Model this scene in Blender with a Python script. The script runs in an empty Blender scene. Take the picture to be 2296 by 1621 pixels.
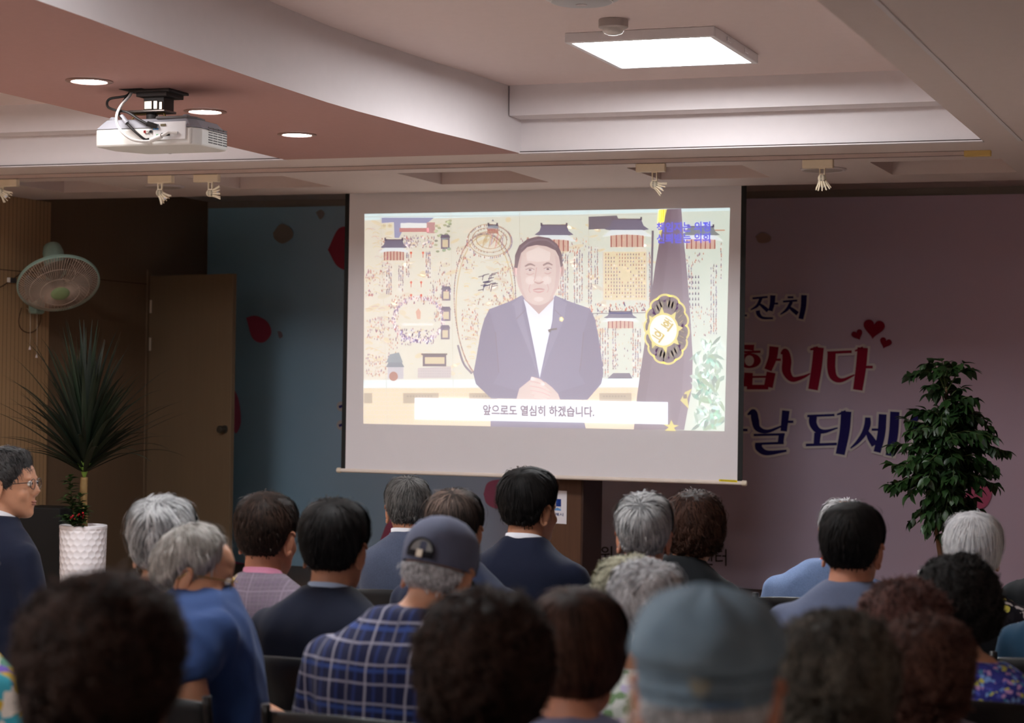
import bpy, bmesh, math, random
import numpy as np
from mathutils import Vector, Matrix, Euler
from mathutils.bvhtree import BVHTree

SC = bpy.context.scene
COL = SC.collection
random.seed(11)
RNG = np.random.default_rng(11)
PI = math.pi

# ------------------------------------------------------------------ camera
FPX, IW, IH = 4610.0, 2296, 1621
CAMH = 1.6
_yaw, _pit, _rol = [math.radians(a) for a in (20.55, 0.61, 0.87)]
FWD = Vector((-math.sin(_yaw) * math.cos(_pit), math.cos(_yaw) * math.cos(_pit), math.sin(_pit)))
_r0 = Vector((math.cos(_yaw), math.sin(_yaw), 0))
_u0 = _r0.cross(FWD)
RGT = math.cos(_rol) * _r0 + math.sin(_rol) * _u0
UPV = -math.sin(_rol) * _r0 + math.cos(_rol) * _u0
CAMO = Vector((0, 0, CAMH))
cam_d = bpy.data.cameras.new('camera')
cam = bpy.data.objects.new('camera', cam_d)
COL.objects.link(cam)
M3 = Matrix((RGT, UPV, -FWD)).transposed()
cam.matrix_world = Matrix.Translation(CAMO) @ M3.to_4x4()
cam_d.sensor_width = 36.0
cam_d.lens = FPX / IW * 36.0
cam_d.clip_start = 0.05
cam_d.clip_end = 100
cam_d.dof.use_dof = True
cam_d.dof.focus_distance = 9.5
cam_d.dof.aperture_fstop = 3.8
SC.camera = cam

# ------------------------------------------------------------------ world, exposure
wd = bpy.data.worlds.new('world')
SC.world = wd
wd.use_nodes = True
wd.node_tree.nodes['Background'].inputs[0].default_value = (0.9, 0.85, 0.85, 1)
wd.node_tree.nodes['Background'].inputs[1].default_value = 0.02
SC.view_settings.view_transform = 'Standard'
SC.view_settings.look = 'None'
SC.view_settings.gamma = 1.0
SC.view_settings.exposure = 0.37
SC.view_settings.use_curve_mapping = False
SC.cycles.max_bounces = 8
SC.cycles.diffuse_bounces = 5
SC.cycles.sample_clamp_indirect = 6.0
SC.cycles.use_denoising = True
SC.cycles.caustics_reflective = False
SC.cycles.caustics_refractive = False

PANEL_W = 44.0       # strength of the ceiling light panels
REAR_K = 0.62        # strength share of the unseen panels added to light the audience
DOWN_W = 45.0       # strength of the round downlights


def _ray(px, py):
    return FWD + RGT * ((px - IW / 2) / FPX) + UPV * ((IH / 2 - py) / FPX)


def onz(px, py, z):
    d = _ray(px, py)
    return CAMO + d * ((z - CAMH) / d.z)


def ony(px, py, y):
    d = _ray(px, py)
    return CAMO + d * (y / d.y)


def onx(px, py, x):
    d = _ray(px, py)
    return CAMO + d * (x / d.x)


def dep(px, py, t):
    return CAMO + _ray(px, py) * t


# ------------------------------------------------------------------ colour and material helpers
def lin(c):
    c = c / 255.0
    return c / 12.92 if c <= 0.04045 else ((c + 0.055) / 1.055) ** 2.4


def C(r, g, b, k=1.0):
    return (lin(r) * k, lin(g) * k, lin(b) * k, 1.0)


class NT:
    """small wrapper to write node trees"""

    def __init__(self, name):
        self.m = bpy.data.materials.new(name)
        self.m.use_nodes = True
        self.t = self.m.node_tree
        self.b = self.t.nodes['Principled BSDF']

    def n(self, typ, **kw):
        nd = self.t.nodes.new(typ)
        for k, v in kw.items():
            if isinstance(k, str) and hasattr(nd, k) and k not in ('inputs',):
                setattr(nd, k, v)
        return nd

    def l(self, a, b):
        self.t.links.new(a, b)

    def val(self, sock, v):
        if hasattr(v, 'links'):
            self.l(v, sock)
        else:
            sock.default_value = v

    def math(self, op, a, b=0.0, c=None):
        nd = self.n('ShaderNodeMath', operation=op)
        self.val(nd.inputs[0], a)
        self.val(nd.inputs[1], b)
        if c is not None:
            self.val(nd.inputs[2], c)
        return nd.outputs[0]

    def mix(self, f, a, b):
        nd = self.n('ShaderNodeMix', data_type='RGBA')
        self.val(nd.inputs[0], f)
        self.val(nd.inputs[6], a)
        self.val(nd.inputs[7], b)
        return nd.outputs[2]

    def coord(self, which='Object'):
        return self.n('ShaderNodeTexCoord').outputs[which]

    def sep(self, v):
        nd = self.n('ShaderNodeSeparateXYZ')
        self.l(v, nd.inputs[0])
        return nd.outputs

    def mapping(self, v, scale=(1, 1, 1), loc=(0, 0, 0), rot=(0, 0, 0)):
        nd = self.n('ShaderNodeMapping')
        self.l(v, nd.inputs[0])
        nd.inputs[1].default_value = loc
        nd.inputs[2].default_value = rot
        nd.inputs[3].default_value = scale
        return nd.outputs[0]

    def noise(self, v, scale, detail=3, rough=.55, dist=0.0):
        nd = self.n('ShaderNodeTexNoise')
        self.l(v, nd.inputs['Vector'])
        nd.inputs['Scale'].default_value = scale
        nd.inputs['Detail'].default_value = detail
        nd.inputs['Roughness'].default_value = rough
        nd.inputs['Distortion'].default_value = dist
        return nd.outputs[0]

    def ramp(self, f, stops, mode='LINEAR'):
        nd = self.n('ShaderNodeValToRGB')
        cr = nd.color_ramp
        cr.interpolation = mode
        while len(cr.elements) < len(stops):
            cr.elements.new(0.5)
        for e, (p, c) in zip(cr.elements, stops):
            e.position = p
            e.color = c
        self.l(f, nd.inputs[0])
        return nd.outputs[0]

    def bump(self, h, strength=.3, dist=.01):
        nd = self.n('ShaderNodeBump')
        nd.inputs['Strength'].default_value = strength
        nd.inputs['Distance'].default_value = dist
        self.l(h, nd.inputs['Height'])
        self.l(nd.outputs[0], self.b.inputs['Normal'])

    def set(self, color=None, rough=None, metal=None, spec=None):
        if color is not None:
            self.val(self.b.inputs['Base Color'], color)
        if rough is not None:
            self.val(self.b.inputs['Roughness'], rough)
        if metal is not None:
            self.b.inputs['Metallic'].default_value = metal
        if spec is not None:
            self.b.inputs['Specular IOR Level'].default_value = spec
        return self.m


def paint(name, col, rough=.7, metal=0.0, var=.06, scale=18, bump=.05, spec=.3):
    """plain surface with a little uneven tone"""
    t = NT(name)
    v = t.coord()
    n = t.noise(v, scale, 4)
    d = tuple(c * (1 - var) for c in col[:3]) + (1,)
    b = tuple(min(1, c * (1 + var)) for c in col[:3]) + (1,)
    t.set(t.mix(n, d, b), rough, metal, spec)
    if bump:
        t.bump(t.noise(v, scale * 9, 2), bump, .004)
    return t.m


def emit(name, col, s):
    m = bpy.data.materials.new(name)
    m.use_nodes = True
    t = m.node_tree
    t.nodes.remove(t.nodes['Principled BSDF'])
    e = t.nodes.new('ShaderNodeEmission')
    e.inputs[0].default_value = col
    e.inputs[1].default_value = s
    t.links.new(e.outputs[0], t.nodes['Material Output'].inputs[0])
    return m


# ------------------------------------------------------------------ mesh helpers
class MB:
    """collects shapes and links them as ONE mesh object"""

    def __init__(self):
        self.v = []
        self.f = []
        self.mi = []
        self.cur = 0

    def add(self, vs, fs, mat=None):
        o = len(self.v)
        self.v += [tuple(p) for p in vs]
        self.f += [tuple(i + o for i in f) for f in fs]
        self.mi += [self.cur if mat is None else mat] * len(fs)
        return self

    def box(self, lo, hi, M=None):
        x0, y0, z0 = lo
        x1, y1, z1 = hi
        vs = [Vector(p) for p in ((x0, y0, z0), (x1, y0, z0), (x1, y1, z0), (x0, y1, z0), (x0, y0, z1), (x1, y0, z1), (x1, y1, z1), (x0, y1, z1))]
        if M is not None:
            vs = [M @ p for p in vs]
        return self.add(vs, [(0, 3, 2, 1), (4, 5, 6, 7), (0, 1, 5, 4), (1, 2, 6, 5), (2, 3, 7, 6), (3, 0, 4, 7)])

    def quad(self, a, b, c, d):
        return self.add([a, b, c, d], [(0, 1, 2, 3)])

    def poly(self, pts):
        return self.add(pts, [tuple(range(len(pts)))])

    def prism(self, pts, vec):
        """closed solid from a planar outline pushed along vec"""
        n = len(pts)
        vec = Vector(vec)
        a = [Vector(p) for p in pts]
        b = [p + vec for p in a]
        fs = [tuple(range(n - 1, -1, -1)), tuple(range(n, 2 * n))]
        fs += [(i, (i + 1) % n, n + (i + 1) % n, n + i) for i in range(n)]
        return self.add(a + b, fs)

    def tube(self, pts, rad, seg=10, cap=True, flat=None):
        """round rod along pts; rad a number or list; flat=(sx,sy) list squashes"""
        pts = [Vector(p) for p in pts]
        n = len(pts)
        if not hasattr(rad, '__len__'):
            rad = [rad] * n
        vs, fs = [], []
        prev = None
        for i, p in enumerate(pts):
            d = (pts[min(i + 1, n - 1)] - pts[max(i - 1, 0)])
            if d.length < 1e-9:
                d = Vector((0, 0, 1))
            d.normalize()
            if prev is None:
                ref = Vector((0, 0, 1)) if abs(d.z) < .9 else Vector((1, 0, 0))
                a = d.cross(ref).normalized()
            else:
                a = (prev - d * prev.dot(d))
                a = a.normalized() if a.length > 1e-6 else d.orthogonal().normalized()
            prev = a
            b = d.cross(a)
            ra = rad[i] if hasattr(rad[i], '__len__') else (rad[i], rad[i])
            for k in range(seg):
                t = 2 * PI * k / seg
                vs.append(p + a * (ra[0] * math.cos(t)) + b * (ra[1] * math.sin(t)))
        for i in range(n - 1):
            for k in range(seg):
                k2 = (k + 1) % seg
                fs.append((i * seg + k, i * seg + k2, (i + 1) * seg + k2, (i + 1) * seg + k))
        if cap:
            fs.append(tuple(range(seg - 1, -1, -1)))
            fs.append(tuple((n - 1) * seg + k for k in range(seg)))
        return self.add(vs, fs)

    def ball(self, c, r, seg=16, ring=10, M=None):
        c = Vector(c)
        r = r if hasattr(r, '__len__') else (r, r, r)
        vs = [Vector((0, 0, -r[2]))]
        for i in range(1, ring):
            e = -PI / 2 + PI * i / ring
            for k in range(seg):
                t = 2 * PI * k / seg
                vs.append(Vector((r[0] * math.cos(e) * math.cos(t), r[1] * math.cos(e) * math.sin(t), r[2] * math.sin(e))))
        vs.append(Vector((0, 0, r[2])))
        if M is not None:
            vs = [M @ p for p in vs]
        vs = [p + c for p in vs]
        fs = []
        for k in range(seg):
            k2 = (k + 1) % seg
            fs.append((0, 1 + k2, 1 + k))
            for i in range(ring - 2):
                a = 1 + i * seg
                fs.append((a + k, a + k2, a + seg + k2, a + seg + k))
            a = 1 + (ring - 2) * seg
            fs.append((a + k, a + k2, len(vs) - 1))
        return self.add(vs, fs)

    def lathe(self, prof, seg=32, M=None, close=True):
        """(r,z) profile turned round z"""
        vs, fs = [], []
        n = len(prof)
        for r, z in prof:
            for k in range(seg):
                t = 2 * PI * k / seg
                p = Vector((r * math.cos(t), r * math.sin(t), z))
                vs.append(M @ p if M is not None else p)
        for i in range(n - 1):
            for k in range(seg):
                k2 = (k + 1) % seg
                fs.append((i * seg + k, i * seg + k2, (i + 1) * seg + k2, (i + 1) * seg + k))
        if close:
            fs.append(tuple(range(seg - 1, -1, -1)))
            fs.append(tuple((n - 1) * seg + k for k in range(seg)))
        return self.add(vs, fs)

    def mesh(self, name='m'):
        me = bpy.data.meshes.new(name)
        me.from_pydata([tuple(p) for p in self.v], [], self.f)
        me.polygons.foreach_set('material_index', self.mi)
        me.update()
        return me

    def build(self, name, mats, parent=None, smooth=False, bevel=0.0, sub=0, loc=None, recalc=True):
        me = self.mesh(name)
        return link(name, me, mats, parent, smooth, bevel, sub, loc, recalc)


def link(name, me, mats, parent=None, smooth=False, bevel=0.0, sub=0, loc=None, recalc=False):
    if recalc:
        bm = bmesh.new()
        bm.from_mesh(me)
        bmesh.ops.recalc_face_normals(bm, faces=bm.faces)
        bm.to_mesh(me)
        bm.free()
    if not isinstance(mats, (list, tuple)):
        mats = [mats]
    for m in mats:
        me.materials.append(m)
    o = bpy.data.objects.new(name, me)
    COL.objects.link(o)
    if parent is not None:
        o.parent = parent
    if loc is not None:
        o.location = loc
    if smooth:
        me.polygons.foreach_set('use_smooth', [True] * len(me.polygons))
        if smooth != 'all':
            try:
                me.set_sharp_from_angle(angle=math.radians(42))
            except Exception:
                pass
    if bevel:
        b = o.modifiers.new('bevel', 'BEVEL')
        b.width = bevel
        b.segments = 2
        b.limit_method = 'ANGLE'
    if sub:
        s = o.modifiers.new('sub', 'SUBSURF')
        s.levels = s.render_levels = sub
    return o


def tag(o, label=None, cat=None, group=None, kind=None):
    if label:
        o['label'] = label
    if cat:
        o['category'] = cat
    if group:
        o['group'] = group
    if kind:
        o['kind'] = kind
    return o


def thing(name, label, cat, loc=(0, 0, 0), rz=0.0, group=None):
    o = bpy.data.objects.new(name, None)
    o.empty_display_size = .1
    COL.objects.link(o)
    o.location = loc
    o.rotation_euler = (0, 0, rz)
    return tag(o, label, cat, group)


def struct(name, mb, mat, **kw):
    o = mb.build(name, mat, **kw)
    o['kind'] = 'structure'
    return o


def copy_tree(o, parent=None):
    c = o.copy()
    COL.objects.link(c)
    if parent is not None:
        c.parent = parent
        c.matrix_parent_inverse = o.matrix_parent_inverse
    for ch in [x for x in bpy.data.objects if x.parent == o]:
        copy_tree(ch, c)
    return c


def smoothpath(pts, n=8):
    """Catmull-Rom through pts"""
    P = [Vector(p) for p in pts]
    P = [P[0] * 2 - P[1]] + P + [P[-1] * 2 - P[-2]]
    out = []
    for i in range(1, len(P) - 2):
        for k in range(n):
            t = k / n
            a, b, c, d = P[i - 1], P[i], P[i + 1], P[i + 2]
            out.append(0.5 * ((2 * b) + (c - a) * t + (2 * a - 5 * b + 4 * c - d) * t * t + (3 * b - a - 3 * c + d) * t ** 3))
    out.append(P[-2])
    return out


def inw(o, parent):
    """parts given in world coordinates under a thing's Empty"""
    o.parent = parent
    if parent.type == 'EMPTY':
        o.matrix_parent_inverse = parent.matrix_basis.inverted()
    return o
# ================================================================== ROOM
XL, XR = -8.2, 2.6          # side walls
YW, YB = 14.77, -4.2         # wall behind the stage, wall behind the camera
ZS, ZC = 2.83, 3.17           # soffit, tray ceiling
YT = 10.29                    # far end of the ceiling trays
YE = 12.25                    # edge of the soffit, the screen hangs just behind it
ZSTAGE, YSTAGE = 0.115, 9.9

M_white = paint('white_plaster', C(214, 206, 207), .75, var=.03)
M_soffit = paint('pale_pink_plaster', C(214, 199, 194), .78, var=.03)
M_tray = paint('tray_ceiling_paint', C(218, 200, 197), .8, var=.03)
M_pink = paint('rose_beam_paper', C(174, 134, 129), .75, var=.05, scale=30)
M_dark = paint('stage_ceiling_paint', C(196, 180, 172), .8)
M_gap = paint('dark_gap', C(60, 45, 42), .8)


def wood(name, c0, c1, groove=None, rough=.5, fine=60, axis='Y'):
    t = NT(name)
    v = t.coord()
    g = t.noise(t.mapping(v, (fine, fine, 1.6)), 1.0, 5, .6, .4)
    col = t.mix(g, c0, c1)
    if groove:
        s = t.sep(v)
        fr = t.math('FRACT', t.math('DIVIDE', s[1], groove))
        ln = t.math('LESS_THAN', fr, .075)
        col = t.mix(ln, col, C(46, 34, 26))
    t.set(col, rough, spec=.25)
    return t.m


M_slat = wood('grooved_oak_panel', C(166, 132, 96), C(184, 150, 112), groove=.047)
M_panel = wood('dark_oak_panel', C(112, 91, 71), C(124, 102, 81))
M_door = wood('door_veneer', C(118, 98, 77), C(128, 107, 84))
t = NT('wood_floor')
v = t.coord()
s = t.sep(v)
row = t.math('FLOOR', t.math('DIVIDE', s[0], .12))
off = t.math('MULTIPLY', t.math('SINE', t.math('MULTIPLY', row, 12.9)), 3.0)
pl = t.math('FLOOR', t.math('DIVIDE', t.math('ADD', s[1], off), 1.2))
rnd = t.math('FRACT', t.math('MULTIPLY', t.math('SINE', t.math('ADD', t.math('MULTIPLY', row, 7.13), t.math('MULTIPLY', pl, 3.7))), 43.7))
g = t.noise(t.mapping(v, (40, 2, 1)), 1.0, 5)
cc = t.mix(t.math('MULTIPLY_ADD', g, .6, t.math('MULTIPLY', rnd, .4)), C(196, 182, 172), C(224, 212, 202))
gap = t.math('LESS_THAN', t.math('FRACT', t.math('DIVIDE', s[0], .12)), .02)
M_floor = t.set(t.mix(gap, cc, C(50, 34, 26)), .38, spec=.4)

mb = MB()
mb.box((XL - .2, YB - .2, -.12), (XR + .2, YW + .2, 0))
struct('floor', mb, M_floor)
mb = MB()
mb.box((XL, YSTAGE, 0.0), (XR, YW, ZSTAGE - .03))
st = struct('stage_floor', mb, wood('stage_riser_wood', C(70, 48, 34), C(84, 58, 42)))
mb = MB()
mb.box((XL, YSTAGE - .03, ZSTAGE - .03), (XR, YW, ZSTAGE))
struct('stage_floor', mb, wood('stage_boards', C(96, 68, 48), C(112, 82, 58)), parent=st)

# ---- walls.  left: door opening between y 12.24 and 13.0
DY0, DY1, DZ = 13.875, 14.73, 2.393
mb = MB()
mb.box((XL - .16, YB, 0), (XL, DY0, ZC + .3))
mb.box((XL - .16, DY0, DZ), (XL, YW, ZC + .3))
mb.box((XL - .16, DY1, 0), (XL, YW, DZ))
wl = struct('wall_left', mb, M_panel)
mb = MB()
mb.box((XL, YB, 0), (XL + .035, 12.45, ZS))
o = struct('slatted_panelling', mb, M_slat, parent=wl)
mb = MB()                                      # joints between the boards
mb.box((XL + .0352, YB, 2.319), (XL + .0366, 12.45, 2.324))
mb.box((XL + .0002, 12.45, 2.319), (XL + .0014, DY0, 2.324))
struct('panel_joint', mb, M_gap, parent=wl)
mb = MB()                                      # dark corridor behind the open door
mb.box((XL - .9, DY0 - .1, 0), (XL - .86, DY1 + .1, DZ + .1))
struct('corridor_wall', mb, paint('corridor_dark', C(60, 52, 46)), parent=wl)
mb = MB()
mb.box((XL - .3, YW, 0), (XR + .2, YW + .15, ZC + .3))
struct('wall_back', mb, paint('stage_wall_paint', C(150, 138, 130)))
mb = MB()
mb.box((XR, YB, 0), (XR + .15, YW, ZC + .3))
struct('wall_right', mb, paint('right_wall_paint', C(222, 216, 212)))
mb = MB()
mb.box((XL - .2, YB - .15, 0), (XR + .2, YB, ZC + .3))
struct('wall_rear', mb, paint('rear_wall_paint', C(222, 216, 212)))

# ---- ceiling
BX0 = -5.23                                   # straight edge of the rose beam
WAVE = [(10.314, -3.826), (9.65, -3.871), (9.28, -3.913), (8.85, -3.939), (8.52, -3.962), (8.2, -3.968), (7.6, -3.950), (7.09, -3.925),
        (6.6, -3.892), (6.08, -3.85), (5.4, -3.81), (4.6, -3.83), (3.6, -3.93), (2.6, -3.96), (1.6, -3.87), (.6, -3.81), (-.4, -3.87), (-1.5, -3.95), (-2.6, -3.9)]
YN = -2.6                                     # near end of the trays
TRX = -1.395                                  # right edge of the right tray
mb = MB()
mb.box((XL, YB, ZC), (XR, YT + .02, ZC + .12))
struct('ceiling', mb, M_tray)


def slab(mb, x0, x1, y0, y1, z0=ZS, z1=ZC + .1):
    mb.box((x0, y0, z0), (x1, y1, z1))


mb = MB()
# strip between trays and stage with its recesses
COFF = [(-7.64, -7.06), (-6.32, -5.66), (-4.91, -4.20), (-3.49, -2.82), (-2.11, -1.41), (-.72, -.02), (.66, 1.36)]
CY0, CY1 = 11.11, 11.80
slab(mb, XL, XR, YT, CY0)
slab(mb, XL, XR, CY1, YE)
xs = [XL] + [a for c in COFF for a in c] + [XR]
for i in range(0, len(xs), 2):
    slab(mb, xs[i], xs[i + 1], CY0, CY1)
slab(mb, TRX, XR, YB, YT)
slab(mb, XL, XL + .5, YN, YT)
slab(mb, XL + .0, TRX, YB, YN)
so = struct('ceiling_soffit', mb, M_soffit)
mb = MB()
for a, b in COFF:
    mb.box((a, CY0, ZS + .16), (b, CY1, ZS + .2))
struct('recess_panel', mb, M_pink, parent=so)
mb = MB()
mb.box((XL, YE, ZS + .21), (XR, YW, ZC + .1))
struct('ceiling_stage', mb, M_dark)
# rose beam with its waved white face
mb = MB()
W = sorted(WAVE)
pts = []
for i in range(len(W) - 1):
    for k in range(4):
        u = k / 4
        pts.append((W[i][1] * (1 - u) + W[i + 1][1] * u, W[i][0] * (1 - u) + W[i + 1][0] * u))
pts.append((W[-1][1], YT))
for i, (x, y) in enumerate(pts[:-1]):
    x2, y2 = pts[i + 1]
    y2 = min(y2, YT)
    mb.add([(BX0, y, ZS), (x, y, ZS), (x2, y2, ZS), (BX0, y2, ZS)], [(0, 3, 2, 1)], 0)
    mb.add([(x, y, ZS), (x, y, ZC), (x2, y2, ZC), (x2, y2, ZS)], [(0, 3, 2, 1)], 1)
    mb.add([(BX0, y, ZS), (BX0, y, ZC), (BX0, y2, ZC), (BX0, y2, ZS)], [(0, 1, 2, 3)], 1)
struct('ceiling_beam', mb, [M_pink, M_white], recalc=False)
# stepped white faces at the far end of each tray
for n, (x0, x1) in enumerate(((XL + .5, BX0), (-3.83, TRX))):
    mb = MB()
    mb.box((x0, YT - .17, ZS + .18), (x1, YT + .005, ZC + .01))
    mb.box((x0, YT - .004, ZS), (x1, YT + .003, ZS + .18))
    o = struct('trim_%d' % (n + 1), mb, M_white)
    mb = MB()
    mb.box((x0, YT - .012, ZS + .004), (x1, YT - .004, ZS + .009))
    struct('shadow_gap', mb, M_gap, parent=o)
    mb = MB()
    mb.box((x0, YT - .02, ZS - .003), (x1, YT + .03, ZS + .003))
    struct('edge_bead', mb, M_white, parent=o)
# narrow raised line in the right soffit
mb = MB()
mb.box((-1.226, -2, ZS - .004), (-1.208, 10.31, ZS))
struct('trim_3', mb, M_white)

# ---- light panels in the trays
M_lamp = emit('panel_glow', (.96, .98, 1.0, 1), PANEL_W)
M_lamp_added = emit('added_panel_glow', (.96, .98, 1.0, 1), PANEL_W * REAR_K)
M_frame = paint('white_lamp_frame', C(226, 222, 224), .45)
M_downglow = emit('downlight_glow', (1.0, .96, .95, 1), DOWN_W)


def panel(x, y, label, w=.69, d=.80, h=.045, glow=None):
    th = thing('ceiling_light', label, 'ceiling light', (x, y, ZC), group='square ceiling light panels')
    mb = MB()
    w2, d2 = w / 2, d / 2
    f = .028
    mb.box((-w2, -d2, -h), (w2, -d2 + f, 0))
    mb.box((-w2, d2 - f, -h), (w2, d2, 0))
    mb.box((-w2, -d2 + f, -h), (-w2 + f, d2 - f, 0))
    mb.box((w2 - f, -d2 + f, -h), (w2, d2 - f, 0))
    for sx in (-1, 1):
        for yy in (-.2, .2):
            mb.box((sx * (w2 + .003) - .004, yy * d - .03, -h + .012), (sx * (w2 + .003) + .004, yy * d + .03, -.012))
    mb.build('frame', M_frame, th, bevel=.004)
    mb = MB()
    mb.box((-w2 + f, -d2 + f, -h + .004), (w2 - f, d2 - f, -h + .010))
    mb.build('diffuser', glow or M_lamp, th)
    return th


zp = ZC - .045
pc = sum((onz(px, py, zp) for px, py in ((1282, 97), (1614, 85), (1687, 143), (1372, 152))), Vector()) / 4
panel(pc.x, pc.y, 'glowing square white light panel on the tray ceiling beside the motion sensor')
for x, y, l in ((-2.7, 5.2, 'unseen light panel added over the middle rows of the audience'), (-2.7, 1.0, 'unseen light panel added over the last rows behind the camera'),  # panels out of view; the dimmer ones are added to light the audience
                (-6.3, 8.6, 'white light panel in the tray beside the slatted wall'), (-6.3, 4.6, 'unseen light panel added further back in the tray beside the slatted wall'),
                (-6.3, .6, 'unseen light panel added at the rear of the tray beside the slatted wall')):
    panel(x, y, l, glow=M_lamp if y > 8 else M_lamp_added)


def downlight(x, y, label, r=.072):
    th = thing('downlight', label, 'downlight', (x, y, ZS), group='round downlights in the rose beam')
    mb = MB()
    mb.lathe([(r + .026, -.001), (r + .026, -.005), (r + .004, -.007), (r, -.002)], 40, close=False)
    mb.lathe([(r + .026, -.0005), (r, -.0005)], 40, close=False)
    mb.build('trim_ring', paint('dull_ring', C(150, 120, 112), .4), th, smooth=True)
    mb = MB()
    mb.lathe([(0.0005, -.004), (r, -.004), (r, -.001), (.0005, -.001)], 40)
    mb.build('diffuser', M_downglow, th)


for (px, py), l in (((200, 181), 'round glowing downlight nearest the projector on its left'), ((460, 249), 'round glowing downlight right behind the projector'),
                    ((666, 301), 'round glowing downlight at the narrow end of the rose beam')):
    p = onz(px, py, ZS)
    downlight(p.x, p.y, l)
for y in (6.25, 5.2, 4.1, 3.0):  # more downlights out of view, added so the audience is lit
    downlight(-4.68, y, 'unseen round downlight added in the beam to light the audience')

# ---- round disc on the tray ceiling, motion sensor
p = onz(1304, 8, ZC - .03)
th = thing('ceiling_speaker', 'round pale grey disc-shaped fitting on the tray ceiling near the motion sensor', 'ceiling fitting', (p.x, p.y, ZC))
mb = MB()
mb.lathe([(.155, 0), (.155, -.006), (.15, -.012), (.128, -.02), (.128, -.024)], 48)
mb.build('rim', paint('fitting_white', C(206, 200, 200), .4), th, smooth=True)
mb = MB()
mb.lathe([(.0005, -.036), (.06, -.034), (.115, -.028), (.127, -.022), (.127, -.018), (.0005, -.018)], 48)
mb.build('cover', paint('fitting_grey', C(178, 176, 178), .5), th, smooth=True)
mb = MB()
mb.lathe([(.020, -.0365), (.023, -.0375), (.023, -.034), (.0005, -.034)], 24)
mb.build('centre_cap', paint('fitting_cap', C(190, 180, 182), .5), th, smooth=True)
p = onz(1375, 62, ZC - .035)
th = thing('motion_sensor', 'small white domed motion sensor on the ceiling beside the light panel', 'motion sensor', (p.x, p.y, ZC))
mb = MB()
mb.lathe([(.062, 0), (.064, -.004), (.064, -.034), (.058, -.038), (.047, -.039)], 40)
mb.build('base', paint('sensor_base', C(176, 166, 162), .5), th, smooth=True)
mb = MB()
mb.lathe([(.046, -.037), (.046, -.05), (.040, -.059), (.024, -.066), (.0005, -.069)], 40)
mb.build('lens', paint('sensor_lens', C(210, 204, 200), .25), th, smooth=True)

# ---- unlit discs in the soffit
for (px, py), l in (((368, 420.5), 'flat round ceiling disc behind the second spotlight, by the slatted wall'), ((1846, 382.5), 'flat round ceiling disc behind the spotlight furthest to the right')):
    p = onz(px, py, ZS - .01)
    th = thing('ceiling_disc', l, 'ceiling speaker', (p.x, p.y, ZS), group='round discs in the soffit')
    mb = MB()
    mb.lathe([(.128, 0), (.130, -.004), (.118, -.012), (.114, -.010)], 48)
    mb.build('rim', paint('disc_rim', C(206, 196, 196), .3), th, smooth=True)
    mb = MB()
    mb.lathe([(.0005, -.014), (.09, -.013), (.114, -.009), (.114, -.005), (.0005, -.005)], 48)
    mb.build('grille', paint('disc_grille', C(176, 164, 158), .6), th, smooth=True)
# ================================================================== DOOR
hx, hy = XL + .012, DY0 + .01
best = None
for k in range(2000):                          # free edge: on the sight line of its edge, one leaf width from the hinge
    q = CAMO + _ray(524, 800) * (12 + k * .002)
    e = abs(math.hypot(q.x - hx, q.y - hy) - .905)
    if best is None or e < best[0]:
        best = (e, q.x, q.y)
dang = math.atan2(best[2] - hy, best[1] - hx)
th = thing('door_1', 'brown wooden stage door standing ajar beside the blue end of the banner', 'door', (hx, hy, 0), dang)
th['kind'] = 'structure'
mb = MB()
mb.box((0, -.02, ZSTAGE + .008), (.905, .02, DZ - .006))
leaf = mb.build('door_leaf', M_door, th, bevel=.004)
M_steel = paint('brushed_steel', C(196, 186, 170), .3, 1.0, bump=0)
M_dsteel = paint('dull_steel', C(120, 116, 108), .35, .9, bump=0)
M_hinge = paint('hinge_satin', C(226, 214, 196), .35, .2, bump=0)
for z in (2.15, 1.86, .45):
    mb = MB()
    mb.tube([(-.004, -.029, z - .062), (-.004, -.029, z + .062)], .0085, 10)
    mb.box((-.002, -.0225, z - .05), (.028, -.0195, z + .05))
    mb.build('hinge', M_hinge, th, smooth=True)
mb = MB()
Mk = Matrix.Translation((.845, -.02, 1.225)) @ Matrix.Rotation(PI / 2, 4, 'X')
mb.lathe([(.031, 0), (.031, .006), (.012, .010), (.012, .03), (.027, .04), (.030, .052), (.024, .064), (.0005, .066)], 28, Mk)
mb.build('knob', M_dsteel, th, smooth=True)
mb = MB()
mb.box((.70, -.021, 1.2), (.785, -.0195, 1.205))
th2 = mb
# ---- door frame, part of the wall
mb = MB()
mb.box((XL - .02, DY0 - .045, ZSTAGE), (XL + .012, DY0 - .002, DZ + .04))
mb.box((XL - .02, DY1 + .002, ZSTAGE), (XL + .012, YW - .004, DZ + .04))
mb.box((XL - .02, DY0 - .002, DZ + .002), (XL + .012, DY1 + .002, DZ + .04))
struct('trim_4', mb, M_panel)

# ================================================================== TEXT AND FLAT GRAPHICS
_txtcache = {}


def text_geo(body, bold=0.0):
    """outline of a line of writing: 2-D vertices scaled to a unit box, faces, aspect"""
    key = (body, bold)
    if key in _txtcache:
        return _txtcache[key]
    cu = bpy.data.curves.new('writing', 'FONT')
    cu.body = body
    cu.offset = bold
    cu.resolution_u = 4
    ob = bpy.data.objects.new('writing', cu)
    COL.objects.link(ob)
    bpy.context.view_layer.update()
    me = bpy.data.meshes.new_from_object(ob.evaluated_get(bpy.context.evaluated_depsgraph_get()))
    V = np.array([v.co[:2] for v in me.vertices])
    Fc = [tuple(p.vertices) for p in me.polygons]
    bpy.data.objects.remove(ob)
    bpy.data.curves.remove(cu)
    bpy.data.meshes.remove(me)
    lo, hi = V.min(0), V.max(0)
    V = (V - lo) / (hi - lo)
    _txtcache[key] = (V, Fc)
    return V, Fc


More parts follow.
